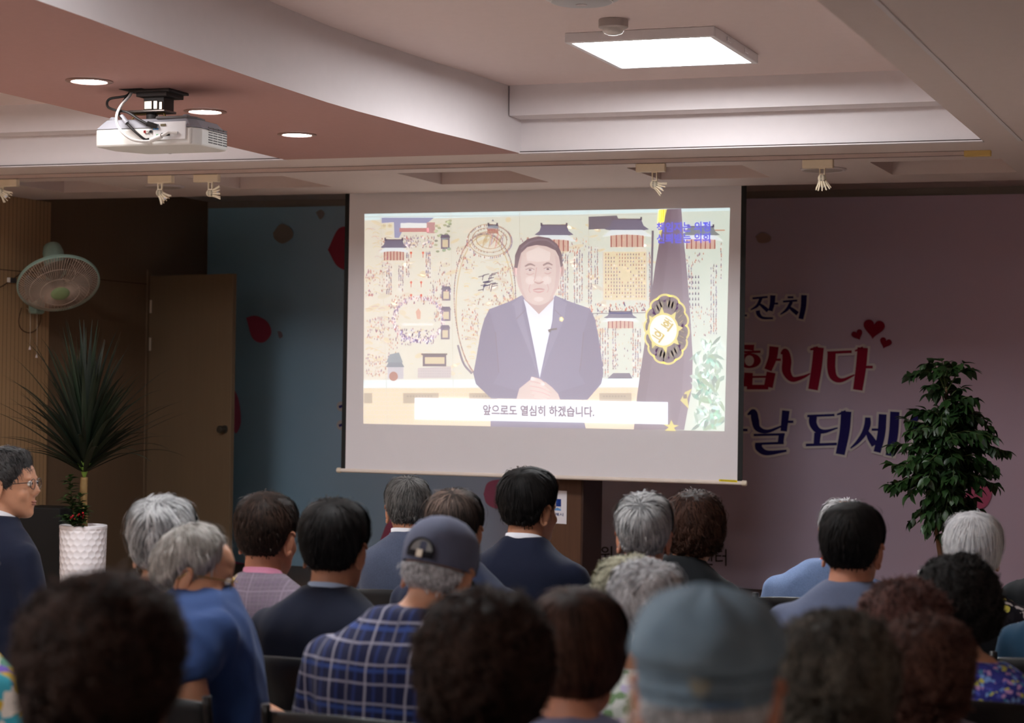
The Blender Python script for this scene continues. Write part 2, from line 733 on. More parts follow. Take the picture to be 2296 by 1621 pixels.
class Painter:
    """flat coloured shapes on a vertical plane y=const, given in picture coordinates"""

    def __init__(self, y, tr=None, step=.0004, eps=0.0):
        self.y, self.step, self.eps = y, step, eps
        self.tr = tr or (lambda u, v: (u, v))
        self.v, self.f, self.c = [], [], []

    clip = None

    def _p(self, u, v, layer):
        if self.clip:
            u = min(max(u, self.clip[0]), self.clip[1])
        px, py = self.tr(u, v)
        p = ony(px, py, self.y)
        return (p.x, self.y - layer * self.step - len(self.f) * self.eps, p.z)

    def poly(self, pts, col, layer=0):
        o = len(self.v)
        cols = col if isinstance(col, list) else [col] * len(pts)
        self.v += [self._p(u, v, layer) for u, v in pts]
        self.f.append(tuple(range(o, o + len(pts))))
        self.c += cols

    def rect(self, a, b, c, d, col, layer=0):
        self.poly([(a, b), (c, b), (c, d), (a, d)], col, layer)

    def ell(self, u, v, ru, rv, col, layer=0, rot=0, n=28, a0=0, a1=2 * PI):
        cr, sr = math.cos(rot), math.sin(rot)
        pts = []
        m = n if a1 - a0 >= 2 * PI - 1e-6 else n + 1
        for k in range(m):
            t = a0 + (a1 - a0) * k / n
            x, y = ru * math.cos(t), rv * math.sin(t)
            pts.append((u + x * cr - y * sr, v + x * sr + y * cr))
        self.poly(pts, col, layer)

    def ring(self, u, v, ru, rv, qu, qv, col, layer=0, rot=0, n=32):
        cr, sr = math.cos(rot), math.sin(rot)
        o = len(self.v)
        for k in range(n):
            t = 2 * PI * k / n
            for a, b in ((ru, rv), (qu, qv)):
                x, y = a * math.cos(t), b * math.sin(t)
                self.v.append(self._p(u + x * cr - y * sr, v + x * sr + y * cr, layer))
                self.c.append(col)
        for k in range(n):
            k2 = (k + 1) % n
            self.f.append((o + 2 * k, o + 2 * k2, o + 2 * k2 + 1, o + 2 * k + 1))

    def stroke(self, pts, w, col, layer=0, smooth=True, grow=0.0):
        """brush stroke of varying width, quads plus round ends"""
        if not hasattr(w, '__len__'):
            w = [w] * len(pts)
        if len(pts) > 2 and smooth:
            q = smoothpath([(p[0], p[1], ww) for p, ww in zip(pts, w)], 7)
            pts = [(p.x, p.y) for p in q]
            w = [p.z for p in q]
        w = [max(.5, x) + 2 * grow for x in w]
        L, Rr = [], []
        n = len(pts)
        for i in range(n):
            a, b = pts[max(i - 1, 0)], pts[min(i + 1, n - 1)]
            dx, dy = b[0] - a[0], b[1] - a[1]
            m = math.hypot(dx, dy) or 1
            ex = 0
            if i == 0:
                ex = -grow * .9
            if i == n - 1:
                ex = grow * .9
            x, y = pts[i][0] + dx / m * ex, pts[i][1] + dy / m * ex
            L.append((x - dy / m * w[i] / 2, y + dx / m * w[i] / 2))
            Rr.append((x + dy / m * w[i] / 2, y - dx / m * w[i] / 2))
        for i in range(n - 1):
            self.poly([L[i], L[i + 1], Rr[i + 1], Rr[i]], col, layer)
        if grow:
            for i in (0, n - 1):
                if w[i] > 4.2 * grow:
                    continue
                self.ell(pts[i][0], pts[i][1], w[i] / 2, w[i] / 2, col, layer, n=14)

    def text(self, body, quad, col, layer=0, bold=0.0):
        """quad: corners top-left, top-right, bottom-right, bottom-left"""
        V, Fc = text_geo(body, bold)
        (a, b, c, d) = [np.array(q, float) for q in quad]
        o = len(self.v)
        for x, y in V:
            top = a * (1 - x) + b * x
            bot = d * (1 - x) + c * x
            p = top * y + bot * (1 - y)
            self.v.append(self._p(p[0], p[1], layer))
            self.c.append(col)
        self.f += [tuple(i + o for i in f) for f in Fc]

    def build(self, name, mat, parent):
        me = bpy.data.meshes.new(name)
        me.from_pydata(self.v, [], self.f)
        ca = me.color_attributes.new('tint', 'FLOAT_COLOR', 'POINT')
        ca.data.foreach_set('color', [x for c in self.c for x in (lin(c[0]), lin(c[1]), lin(c[2]), 1.0)])
        # face the audience
        bm = bmesh.new()
        bm.from_mesh(me)
        for f in bm.faces:
            f.normal_update()
            if f.normal.y > 0:
                f.normal_flip()
        bm.to_mesh(me)
        bm.free()
        o = link(name, me, mat)
        return inw(o, parent)


def printed(name, rough=.6, k=1.0, weave=True):
    t = NT(name)
    a = t.n('ShaderNodeAttribute')
    a.attribute_name = 'tint'
    col = a.outputs['Color']
    if k != 1.0:
        col = t.mix(1.0 - k, col, (0, 0, 0, 1))
    t.set(col, rough, spec=.15)
    if weave:
        t.bump(t.noise(t.coord(), 400, 2), .05, .002)
    return t.m


# ================================================================== PROJECTION SCREEN
YSC = YE + .035
th = thing('projection_screen', 'large pull-down projection screen showing a man in a dark suit', 'projection screen', (-4.45, YSC, 1.0))
A, B, Cc, D = ony(786, 425, YSC), ony(1662.5, 405, YSC), ony(1653, 1077, YSC), ony(772.5, 1052, YSC)
zt = ZS + .10
M_fabric = paint('matt_white_screen', C(228, 224, 228), .85, var=.01, bump=.02)
M_black = paint('black_border', C(30, 30, 30), .7)
x0, x1 = (A.x + D.x) / 2, (B.x + Cc.x) / 2
zb = (D.z + Cc.z) / 2
mb = MB()
mb.box((x0, YSC, zb), (x1, YSC + .0015, zt))
inw(mb.build('fabric', M_fabric), th)
bw = .031
for a, b in ((x0 - bw, x0 - .0002), (x1 + .0002, x1 + bw + .002)):
    mb = MB()
    mb.box((a, YSC, zb), (b, YSC + .0015, zt))
    inw(mb.build('black_edge', M_black), th)
mb = MB()
mb.tube([(x0 - bw, YSC, zb - .012), (x1 + bw, YSC, zb - .012)], .013, 18)
bar = inw(mb.build('weight_bar', paint('ivory_bar', C(226, 214, 204), .35), None, smooth=True), th)
for sx, xx in ((-1, x0 - bw), (1, x1 + bw)):
    mb = MB()
    mb.tube([(xx, YSC, zb - .012), (xx + sx * .024, YSC, zb - .012), (xx + sx * .03, YSC, zb - .012)], [.0175, .0175, .013], 20)
    inw(mb.build('end_cap', paint('ivory_cap', C(226, 212, 192), .4), None, smooth=True), th)
P = Painter(YSC - .0132, step=.0003)
P.poly([(1612, 1074.5), (1653, 1076.5), (1653, 1081.5), (1612, 1079)], (236, 214, 40))
P.stroke([(1615, 1076), (1650, 1077.7)], .8, (120, 100, 30), 1)
P.stroke([(1616, 1078), (1651, 1079.7)], .8, (120, 100, 30), 1)
P.build('warning_sticker', printed('sticker_print'), th)

# ---- the projected picture
AMB = .11


def projected(name):
    """white screen cloth plus the light the projector adds"""
    t = NT(name)
    a = t.n('ShaderNodeAttribute')
    a.attribute_name = 'tint'
    sub = t.n('ShaderNodeMix', data_type='RGBA', blend_type='SUBTRACT')
    sub.inputs[0].default_value = 1
    t.l(a.outputs['Color'], sub.inputs[6])
    sub.inputs[7].default_value = (AMB, AMB, AMB, 1)
    mx = t.n('ShaderNodeMix', data_type='RGBA', blend_type='LIGHTEN')
    mx.inputs[0].default_value = 1
    t.l(sub.outputs[2], mx.inputs[6])
    mx.inputs[7].default_value = (0, 0, 0, 1)
    t.l(mx.outputs[2], t.b.inputs['Emission Color'])
    t.b.inputs['Emission Strength'].default_value = .74
    t.set(C(214, 208, 210), .85, spec=.1)
    return t.m


M_proj = projected('projected_light')


def K4(u, v):
    return 750 + u / 2.4168, 430 + v / 2.4164


rnd = random.Random(5)
PW, PG = (224, 219, 202), (208, 222, 210)
P = Painter(YSC - .0005, K4, step=.0002)
cor = [(163, 120), (2143, 87), (2113, 1297), (157, 1256)]


def pu(u, v):
    """position inside the keystoned picture from an upright 0..1 frame"""
    x = [cor[0][i] * (1 - u) * (1 - v) + cor[1][i] * u * (1 - v) + cor[2][i] * u * v + cor[3][i] * (1 - u) * v for i in (0, 1)]
    return x[0], x[1]


N = 12
for i in range(N):
    a, b = i / N, (i + 1) / N
    ca = [PW[k] * (1 - a) + PG[k] * a for k in range(3)]
    cb = [PW[k] * (1 - b) + PG[k] * b for k in range(3)]
    P.poly([pu(a, 0), pu(b, 0), pu(b, 1), pu(a, 1)], [ca, cb, cb, ca])
P.poly([pu(0, 0), pu(1, 0), pu(1, .012), pu(0, .03)], (216, 240, 242), 1)
P.poly([(158, 1020), (1660, 1010), (1655, 1058), (157, 1062)], (226, 240, 240), 1)
P.poly([(157, 1064), (1650, 1060), (1640, 1287), (157, 1256)], (226, 214, 186), 1)
for i in range(62):
    for j in range(8):
        u, v = 170 + i * 24 + (j % 2) * 12, 1076 + j * 24
        if u < 1630:
            P.ring(u, v, 9, 8, 6.5, 5.5, (212, 194, 158), 2, n=8)
for a, b in ((160, 205), (372, 565), (730, 880), (1435, 1610)):
    P.rect(a, 1090, b, 1146, (176, 166, 144), 3)
    for q in range(int((b - a - 40) / 16)):
        P.rect(a + 20 + q * 16, 1104, a + 30 + q * 16, 1112, (150, 140, 122), 4)
for u0, u1 in ((250, 288), (630, 646), (1003, 1003), (1377, 1377)):
    P.stroke([(u0, 122 - (u0 - 163) * .0166), (u1, 1254 + (u1 - 157) * .02)], 3, (190, 190, 180), 2, False)
P.stroke([(163, 136), (1750, 122)], 3, (196, 196, 190), 2, False)
P.build('projected_picture', M_proj, th)

# painted folding screen: landscape tones, pavilions and small figures
P = Painter(YSC - .0012, K4, step=.0002)
P.clip = (164, 2116)
TONES = [(220, 206, 176), (230, 222, 204), (214, 206, 186), (222, 210, 184), (208, 202, 186)]
for i in range(150):
    u, v = rnd.uniform(175, 1735), rnd.uniform(150, 1000)
    P.ell(u, v, rnd.uniform(12, 46), rnd.uniform(5, 16), rnd.choice(TONES), 0, rnd.uniform(-.5, .5), 10)
for i in range(70):
    u, v = rnd.uniform(165, 280), rnd.uniform(160, 1000)
    P.stroke([(u, v), (u + rnd.uniform(10, 26), v - rnd.uniform(3, 12)), (u + 40, v + rnd.uniform(-4, 6))], 3, rnd.choice([(190, 170, 140), (176, 160, 170), (200, 184, 150)]), 1)
INK = [(122, 118, 146), (140, 130, 142), (164, 120, 118), (126, 122, 132), (184, 142, 132), (236, 236, 232), (142, 140, 164)]


def fig(u, v, s=1.0, col=None):
    c = col or rnd.choice(INK)
    P.poly([(u - 4 * s, v + 7 * s), (u - 2.4 * s, v - 3 * s), (u + 2.4 * s, v - 3 * s), (u + 4 * s, v + 7 * s)], c, 2)
    P.rect(u - 2 * s, v - 7 * s, u + 2 * s, v - 3 * s, (118, 110, 122) if rnd.random() < .6 else (206, 170, 150), 2)


def column(u, v0, v1, dv=13, n=2, du=11, dens=.93):
    v = v0
    while v < v1:
        for k in range(n):
            if rnd.random() < dens:
                fig(u + k * du + rnd.uniform(-2, 2), v + rnd.uniform(-2, 2), rnd.uniform(.8, 1.1))
        v += dv


def cloud(u0, v0, u1, v1, n, cols=None):
    for _ in range(n):
        fig(rnd.uniform(u0, u1), rnd.uniform(v0, v1), rnd.uniform(.7, 1.0), rnd.choice(cols) if cols else None)


def pavilion(u, v, w, h, roof=(104, 110, 134), canopy=True):
    """tiled hall with upturned eaves"""
    P.rect(u - w * .42, v + h * .35, u + w * .42, v + h, (206, 176, 160), 1)
    for k in range(7):
        x = u - w * .40 + k * w * .8 / 6
        P.rect(x - 3, v + h * .35, x + 3, v + h, (158, 84, 80), 2)
    P.poly([(u - w * .36, v), (u + w * .36, v), (u + w * .42, v + h * .22), (u + w * .56, v + h * .36), (u + w * .4, v + h * .40), (u - w * .4, v + h * .40), (u - w * .56, v + h * .36), (u - w * .42, v + h * .22)], roof, 3)
    P.stroke([(u - w * .36, v - 2), (u + w * .36, v - 2)], 6, (88, 88, 106), 4, False)
    for s in (-1, 1):
        P.rect(u + s * w * .36 - 5, v - 14, u + s * w * .36 + 5, v + 4, (88, 88, 106), 4)
    if canopy:
        P.poly([(u - w * .62, v + h * .62), (u - w * .40, v + h * .38), (u + w * .40, v + h * .38), (u + w * .62, v + h * .62), (u + w * .3, v + h * .56), (u, v + h * .54), (u - w * .3, v + h * .56)], (226, 236, 238), 5)


P.poly([(255, 140), (540, 140), (500, 172), (390, 168), (350, 250), (325, 250), (322, 165), (255, 170)], (150, 158, 190), 1)
P.rect(358, 170, 498, 196, (236, 240, 238), 3)
P.rect(352, 196, 512, 218, (196, 140, 140), 2)
P.rect(500, 165, 545, 225, (190, 150, 152), 2)
for u in (268, 300):
    P.rect(u - 13, 172, u + 13, 196, (222, 212, 180), 2)
    P.rect(u - 13, 183, u + 13, 185, (150, 138, 124), 3)
    P.rect(u - 1, 172, u + 1, 196, (150, 138, 124), 3)
pavilion(322, 262, 130, 110)
column(285, 405, 560, 12, 3, 11)
column(350, 405, 540, 12, 3, 10)
column(392, 250, 470, 13, 2, 10)
column(498, 330, 470, 12, 3, 10)
cloud(370, 235, 540, 300, 90)
cloud(510, 480, 630, 560, 50)
for k in range(24):
    P.ell(rnd.uniform(545, 628), rnd.uniform(150, 330), 11, 7, rnd.choice([(150, 164, 140), (170, 178, 150), (140, 150, 140)]), 2, n=8)
for u, v in ((600, 250), (605, 530), (605, 640), (600, 740)):
    P.poly([(u - 28, v), (u - 20, v - 18), (u + 20, v - 18), (u + 28, v)], (96, 98, 120), 3)
    P.rect(u - 24, v, u + 24, v + 60, (118, 116, 132), 2)
    P.rect(u - 15, v + 10, u + 15, v + 50, (214, 200, 170), 3)
for u, v in ((415, 490), (470, 490), (415, 560), (470, 560), (415, 330), (480, 330)):
    P.stroke([(u, v), (u, v + 28)], 4, (190, 96, 84), 3, False)
    P.ell(u, v, 7, 7, (200, 110, 90), 3, n=8)
P.poly([(448, 690), (440, 650), (455, 630), (468, 650), (466, 690)], (214, 170, 150), 2)
for k in range(150):                           # ring of seated guests
    t = 2 * PI * k / 150
    for q in range(2):
        fig(455 + (128 + q * 12) * math.cos(t) + rnd.uniform(-4, 4), 690 + (112 + q * 10) * math.sin(t) + rnd.uniform(-4, 4), .8, rnd.choice([(226, 224, 222), (150, 140, 160), (206, 196, 196), (122, 116, 150)]))
cloud(360, 740, 540, 830, 120, [(100, 104, 160), (226, 228, 230), (130, 120, 140), (84, 84, 110)])
for k in range(6):
    P.ell(380 + k * 28, 722, 13, 9, (230, 234, 232), 4, n=10, a0=PI, a1=2 * PI)
P.poly([(288, 950), (375, 950), (375, 1015), (288, 1015)], (190, 190, 196), 2)
P.poly([(280, 925), (300, 880), (350, 870), (372, 925)], (128, 148, 156), 3)
P.poly([(278, 950), (292, 925), (365, 925), (380, 950)], (112, 130, 142), 4)
P.ell(320, 1000, 24, 26, (168, 120, 104), 4, n=14)
P.rect(478, 880, 606, 946, (102, 98, 112), 2)
P.rect(490, 896, 596, 932, (216, 202, 168), 3)
P.stroke([(470, 880), (612, 880)], 9, (84, 82, 98), 4, False)
P.poly([(450, 955), (632, 945), (632, 1010), (450, 1012)], (196, 190, 190), 1)
for k in range(14):
    for j in range(4):
        P.stroke([(452 + k * 13, 958 + j * 14), (462 + k * 13, 957 + j * 14)], 2, (170, 164, 166), 2, False)

for (a, b, c, d, n_) in ((170, 420, 275, 560, 60), (170, 680, 280, 800, 60), (170, 880, 280, 1000, 55), (255, 240, 290, 400, 14), (560, 380, 632, 520, 26), (300, 560, 560, 610, 60), (290, 610, 350, 900, 70), (540, 560, 600, 700, 40), (660, 300, 760, 420, 36), (880, 400, 985, 640, 70), (690, 640, 790, 800, 60),
                      (1010, 250, 1080, 330, 20), (1240, 250, 1370, 330, 30), (1385, 650, 1440, 980, 60), (1690, 620, 1740, 980, 40), (1500, 760, 1620, 980, 30), (1890, 330, 2000, 400, 26), (1900, 620, 2040, 780, 50)):
    cloud(a, b, c, d, n_, [(172, 150, 128), (150, 128, 140), (176, 120, 112), (128, 122, 146), (200, 186, 168)])
for k in range(260):
    u, v = rnd.uniform(170, 1740), rnd.uniform(150, 1005)
    P.stroke([(u, v), (u + rnd.uniform(6, 14), v - rnd.uniform(1, 6)), (u + rnd.uniform(16, 26), v + rnd.uniform(-2, 3))], 2, rnd.choice([(206, 190, 158), (196, 178, 150), (188, 176, 172), (214, 196, 160)]), 1)
# second panel: an oval walled hill fortress of no particular place
for k in range(170):
    t = 2 * PI * k / 170
    u, v = 815 + 165 * math.cos(t) * (1 - .14 * math.sin(t)), 620 + 395 * math.sin(t)
    if not (930 < u and v > 640):
        fig(u, v, 1.0, rnd.choice([(128, 120, 128), (176, 150, 140), (150, 120, 120)]))
P.ring(815, 620, 160, 388, 153, 380, (196, 182, 150), 1, n=60)
for k in range(3):
    P.ring(840, 262, 118 - k * 22, 88 - k * 20, 113 - k * 22, 84 - k * 20, (172, 150, 128), 3, .1, 40)
for k in range(70):
    t = 2 * PI * k / 70
    fig(840 + 122 * math.cos(t), 268 + 88 * math.sin(t), .9)
    if k % 2:
        fig(840 + 96 * math.cos(t), 262 + 66 * math.sin(t), .8)
for k in range(16):
    P.stroke([(800 + k * 7, 305 - (k % 5) * 8), (812 + k * 7, 250 - (k % 4) * 9)], 3, rnd.choice([(190, 120, 120), (120, 110, 150), (170, 150, 110)]), 3, False)
pavilion(858, 182, 66, 44, (136, 152, 164), False)
P.poly([(850, 160), (858, 148), (866, 160)], (120, 132, 144), 4)
for k in range(16):
    u, v = 775 + rnd.uniform(0, 80), 440 + rnd.uniform(0, 100)
    P.stroke([(u, v), (u + 32, v - 7)], 6, (104, 104, 116), 3, False)
    if k % 2:
        P.stroke([(u, v), (u - 5, v + 28)], 5, (112, 110, 122), 3, False)
for k in range(120):
    u, v = rnd.uniform(690, 960), rnd.uniform(380, 960)
    P.stroke([(u, v), (u + rnd.uniform(8, 20), v - rnd.uniform(0, 8)), (u + rnd.uniform(22, 36), v + rnd.uniform(-3, 5))], 3, rnd.choice([(206, 178, 126), (190, 168, 130), (214, 198, 160), (176, 162, 150)]), 1)
cloud(720, 560, 960, 640, 60, [(226, 216, 200), (150, 120, 112)])
P.stroke([(668, 830), (700, 930), (745, 985)], 12, (128, 126, 140), 2)
# third and fourth panels: halls with ranks of attendants
pavilion(1190, 182, 190, 140)
column(1238, 330, 590, 13, 3, 13)
column(1300, 330, 600, 12, 4, 14)
column(1215, 470, 560, 12, 3, 11)
P.poly([(1377, 135), (1530, 128), (1545, 160), (1490, 200), (1377, 205)], (104, 108, 122), 2)
pavilion(1585, 150, 215, 150)
P.rect(1458, 325, 1690, 585, (226, 214, 178), 1)
P.stroke([(1455, 325), (1455, 588), (1692, 588), (1692, 325)], 6, (206, 200, 190), 3, False)
for i in range(15):
    for j in range(13):
        if abs(i - 7) + abs(j - 6) > 2 and rnd.random() < .85:
            fig(1470 + i * 15, 338 + j * 19, .9)
column(1378, 300, 600, 13, 2, 13)
column(1412, 300, 500, 13, 2, 13)
column(1708, 330, 620, 13, 1, 13)
cloud(1380, 600, 1690, 650, 80, [(150, 92, 92), (96, 92, 128), (196, 130, 110)])
P.stroke([(1375, 660), (1700, 655)], 5, (120, 120, 132), 3, False)
pavilion(1550, 650, 165, 90)
column(1440, 745, 1000, 12, 4, 14)
column(1618, 745, 1000, 12, 4, 13)
column(1510, 745, 960, 14, 2, 13)
P.poly([(1478, 1012), (1510, 982), (1600, 982), (1615, 1012)], (104, 108, 128), 3)
P.stroke([(1725, 210), (1715, 600)], 12, (112, 112, 126), 2, False)
pavilion(1985, 190, 190, 120, (126, 140, 140))
P.rect(1890, 205, 2120, 212, (190, 150, 130), 1)
column(2040, 400, 770, 13, 3, 14)
column(2095, 280, 500, 14, 1, 12)
column(1920, 400, 520, 14, 2, 14)
for i in range(4):
    for j in range(6):
        fig(1925 + i * 16, 460 + j * 30, 1.2, (104, 104, 130))
P.build('painted_panels', M_proj, th)

# man in the projected film
P = Painter(YSC - .0026, K4, step=.0002)
SU, SU2, SU3 = (124, 127, 154), (115, 118, 145), (138, 140, 165)
P.poly([(845, 1235), (1352, 1240), (1362, 1283), (845, 1272)], SU2, 0)
P.poly([(1022, 556), (1105, 640), (1194, 560), (1262, 590), (1385, 632), (1412, 690), (1428, 770), (1448, 900), (1457, 985), (1446, 1040), (1370, 1128), (850, 1120), (766, 1042), (752, 985), (768, 900), (792, 760), (812, 690), (838, 636), (960, 590)], SU, 0)
P.poly([(838, 640), (872, 760), (880, 900), (890, 985), (860, 1040), (1000, 1080), (990, 1120), (850, 1120), (766, 1042), (752, 985), (768, 900), (792, 760), (812, 690)], SU2, 1)
P.poly([(1385, 635), (1350, 760), (1338, 900), (1325, 985), (1360, 1040), (1215, 1085), (1218, 1126), (1370, 1128), (1446, 1040), (1457, 985), (1448, 900), (1428, 770), (1412, 690)], SU2, 1)
P.stroke([(872, 760), (884, 900), (890, 980)], 5, (108, 103, 124), 2)
P.stroke([(1350, 760), (1338, 900), (1328, 975)], 5, (108, 103, 124), 2)
P.poly([(1022, 556), (1042, 575), (1040, 640), (1085, 860), (1112, 1010), (1148, 840), (1180, 700), (1188, 575), (1196, 560), (1110, 600)], (232, 238, 248), 2)
P.poly([(1022, 556), (1016, 640), (1060, 820), (1108, 1012), (1070, 900), (985, 690), (975, 620), (960, 610)], SU3, 3)
P.poly([(1196, 560), (1196, 640), (1160, 830), (1114, 1012), (1165, 880), (1245, 690), (1252, 625), (1262, 606)], SU3, 3)
P.stroke([(985, 690), (1035, 640)], 4, (112, 107, 126), 4, False)
P.stroke([(1245, 690), (1195, 640)], 4, (112, 107, 126), 4, False)
SK, SKD, SKL = (214, 196, 190), (190, 168, 166), (230, 216, 210)
P.poly([(1024, 540), (1030, 585), (1108, 665), (1186, 585), (1192, 540)], SKD, 3)
P.poly([(1024, 580), (1108, 668), (1100, 690), (1045, 650)], (226, 232, 244), 4)
P.poly([(1190, 580), (1108, 668), (1116, 692), (1176, 652)], (226, 232, 244), 4)
for u, s in ((984, -1), (1230, 1)):
    P.ell(u, 425, 15, 36, SKD, 3)
    P.ell(u + s * 2, 425, 8, 24, (180, 152, 150), 4)
face = [(1104 + r * math.sin(a), 425 - h * math.cos(a)) for a, r, h in [(2 * PI * k / 40, 124 if 10 < k < 30 or k < 11 or k > 29 else 120, 185 if (k <= 10 or k >= 30) else 190) for k in range(40)]]
P.poly(face, SK, 4)
P.poly([(986, 430), (992, 360), (1016, 340), (1006, 430), (1016, 520), (1046, 590), (1022, 566), (996, 510)], (202, 182, 178), 5)
P.poly([(1222, 430), (1216, 360), (1194, 340), (1202, 430), (1192, 520), (1162, 590), (1186, 566), (1212, 510)], (204, 184, 180), 5)
P.poly([(1040, 330), (1105, 300), (1170, 330), (1165, 372), (1105, 380), (1045, 372)], SKL, 5)
P.ell(1062, 480, 26, 22, SKL, 5)
P.ell(1150, 480, 24, 22, SKL, 5)
HR = (106, 98, 110)
P.poly([(975, 410), (978, 345), (1000, 292), (1045, 256), (1105, 241), (1165, 250), (1208, 284), (1232, 335), (1238, 400), (1226, 408), (1216, 350), (1198, 318), (1150, 296), (1095, 288), (1045, 300), (1012, 332), (1000, 372), (992, 414)], HR, 6)
P.stroke([(1010, 310), (1070, 268), (1150, 262), (1205, 300)], 9, (128, 122, 134), 7)
for u0, u1, v in ((1032, 1088, 398), (1130, 1182, 393)):
    P.stroke([(u0, v + 6), ((u0 + u1) / 2, v - 6), (u1, v + 4)], [8, 11, 6], (150, 134, 134), 6)
    P.ell((u0 + u1) / 2, v + 26, 20, 6, (216, 204, 202), 6, n=16)
    P.ell((u0 + u1) / 2, v + 26, 8, 5.5, (122, 110, 116), 7, n=12)
    P.stroke([(u0 + 4, v + 24), ((u0 + u1) / 2, v + 16), (u1 - 4, v + 23)], 4, (150, 130, 130), 8)
    P.stroke([(u0 + 8, v + 46), ((u0 + u1) / 2, v + 52), (u1 - 8, v + 44)], 5, (186, 162, 160), 6)
P.stroke([(1095, 410), (1088, 460), (1080, 484)], 5, (190, 166, 162), 6)
P.stroke([(1082, 487), (1108, 496), (1134, 485)], [6, 9, 6], (184, 158, 154), 6)
P.ell(1108, 470, 15, 13, (226, 208, 202), 6, n=14)
P.stroke([(1076, 532), (1108, 526), (1138, 530)], [5, 8, 5], (184, 146, 146), 7)
P.stroke([(1078, 538), (1108, 544), (1136, 537)], [4, 8, 4], (196, 156, 156), 6)
P.stroke([(1062, 500), (1054, 530), (1062, 548)], 4, (190, 166, 164), 6)
P.stroke([(1152, 498), (1160, 526), (1152, 546)], 4, (190, 166, 164), 6)
P.ell(1107, 582, 26, 12, SKL, 6, n=14)
# clasped hands, five fingers over each other
P.poly([(985, 1128), (1002, 1066), (1060, 1020), (1090, 1008), (1100, 1020), (1142, 1030), (1180, 1060), (1212, 1095), (1224, 1130)], SK, 4)
for k, (a, b, c) in enumerate((((1064, 1012), (1108, 1024), (1140, 1044)), ((1060, 1040), (1120, 1052), (1166, 1078)), ((1062, 1064), (1122, 1076), (1172, 1098)), ((1070, 1088), (1122, 1098), (1166, 1114)), ((1082, 1108), (1120, 1116), (1150, 1124)))):
    P.stroke([a, b, c], [25, 23, 17], SKD, 5)
    P.stroke([a, b, c], [20, 18, 13], (222, 204, 198), 6)
P.ell(1128, 1042, 10, 8, (242, 234, 234), 7, n=10)
P.ell(1074, 1014, 11, 9, (242, 234, 234), 7, n=10)
for k in range(5):
    t = 2 * PI * k / 5
    P.ell(1230 + 7 * math.cos(t), 690 + 8 * math.sin(t), 6, 6, (236, 226, 170), 4, n=10)
P.ell(1230, 690, 5, 5, (250, 250, 250), 5, n=10)
P.stroke([(1166, 748), (1206, 742)], 9, (70, 64, 80), 5, False)
P.stroke([(1162, 745), (1168, 760)], 14, (60, 56, 70), 6, False)
P.build('speaker_figure', M_proj, th)

# standing flag with its badge, pot plant, captions
P = Painter(YSC - .0042, K4, step=.0002)
P.poly([(1765, 96), (1802, 95), (1778, 215), (1755, 300), (1762, 200)], (226, 216, 120), 0)
for k in range(30):
    u = 1758 + rnd.uniform(0, 36)
    P.stroke([(u, 98), (u - 8, rnd.uniform(150, 215))], 3, rnd.choice([(240, 232, 140), (206, 190, 90), (186, 168, 70)]), 1, False)
P.poly([(1802, 94), (1880, 92), (1892, 250), (1912, 450), (1930, 700), (1942, 900), (1938, 1060), (1915, 1180), (1895, 1290), (1622, 1288), (1640, 1100), (1672, 880), (1706, 640), (1738, 400), (1762, 260)], (122, 115, 130), 2)
P.poly([(1802, 94), (1826, 94), (1800, 380), (1748, 760), (1690, 1100), (1668, 1289), (1622, 1288), (1640, 1100), (1672, 880), (1706, 640), (1738, 400), (1762, 260)], (112, 105, 120), 3)
P.poly([(1880, 92), (1860, 92), (1880, 400), (1900, 800), (1880, 1150), (1850, 1289), (1895, 1290), (1915, 1180), (1938, 1060), (1942, 900), (1930, 700), (1912, 450), (1892, 250)], (134, 127, 142), 3)
GO = (224, 214, 128)
cu_, cv_ = 1800, 745
# scalloped gold edge round dark petals
for k in range(14):
    t = 2 * PI * k / 14 + .1
    P.ell(cu_ + 92 * math.cos(t), cv_ + 160 * math.sin(t), 34, 45, GO, 4, t, 18)
for k in range(14):
    t = 2 * PI * k / 14 + .1
    P.ell(cu_ + 90 * math.cos(t), cv_ + 157 * math.sin(t), 26, 37, (110, 102, 114), 5, t, 18)
P.ell(cu_, cv_, 92, 160, (110, 102, 114), 5)
for k in range(8):
    t = 2 * PI * k / 8 + .28
    u, v = cu_ + 80 * math.cos(t), cv_ + 140 * math.sin(t)
    for q in (-.22, 0, .22):
        uu, vv = cu_ + 82 * math.cos(t + q), cv_ + 142 * math.sin(t + q)
        ang = math.atan2(142 * math.sin(t), 82 * math.cos(t))
        P.ell(uu, vv, 32, 14, (74, 68, 76), 6, ang, 16)
        P.stroke([(uu - 12 * math.cos(ang), vv - 12 * math.sin(ang)), (uu + 14 * math.cos(ang), vv + 14 * math.sin(ang))], 3.2, (176, 164, 120), 7, False)
for k in range(8):
    t = 2 * PI * k / 8 - .11
    P.poly([(1782 + 84 * math.cos(t - .16), 750 + 92 * math.sin(t - .16)), (1786 + 104 * math.cos(t), 750 + 128 * math.sin(t)), (1782 + 84 * math.cos(t + .16), 750 + 92 * math.sin(t + .16))], GO, 7)
P.ell(1782, 750, 84, 94, GO, 8, 0, 40)
P.ell(1782, 750, 73, 83, (238, 242, 236), 9, 0, 40)


def rot_quad(u, v, w, h, a):
    c, s = math.cos(a), math.sin(a)
    return [(u + x * c - y * s, v + x * s + y * c) for x, y in ((-w, -h), (w, -h), (w, h), (-w, h))]


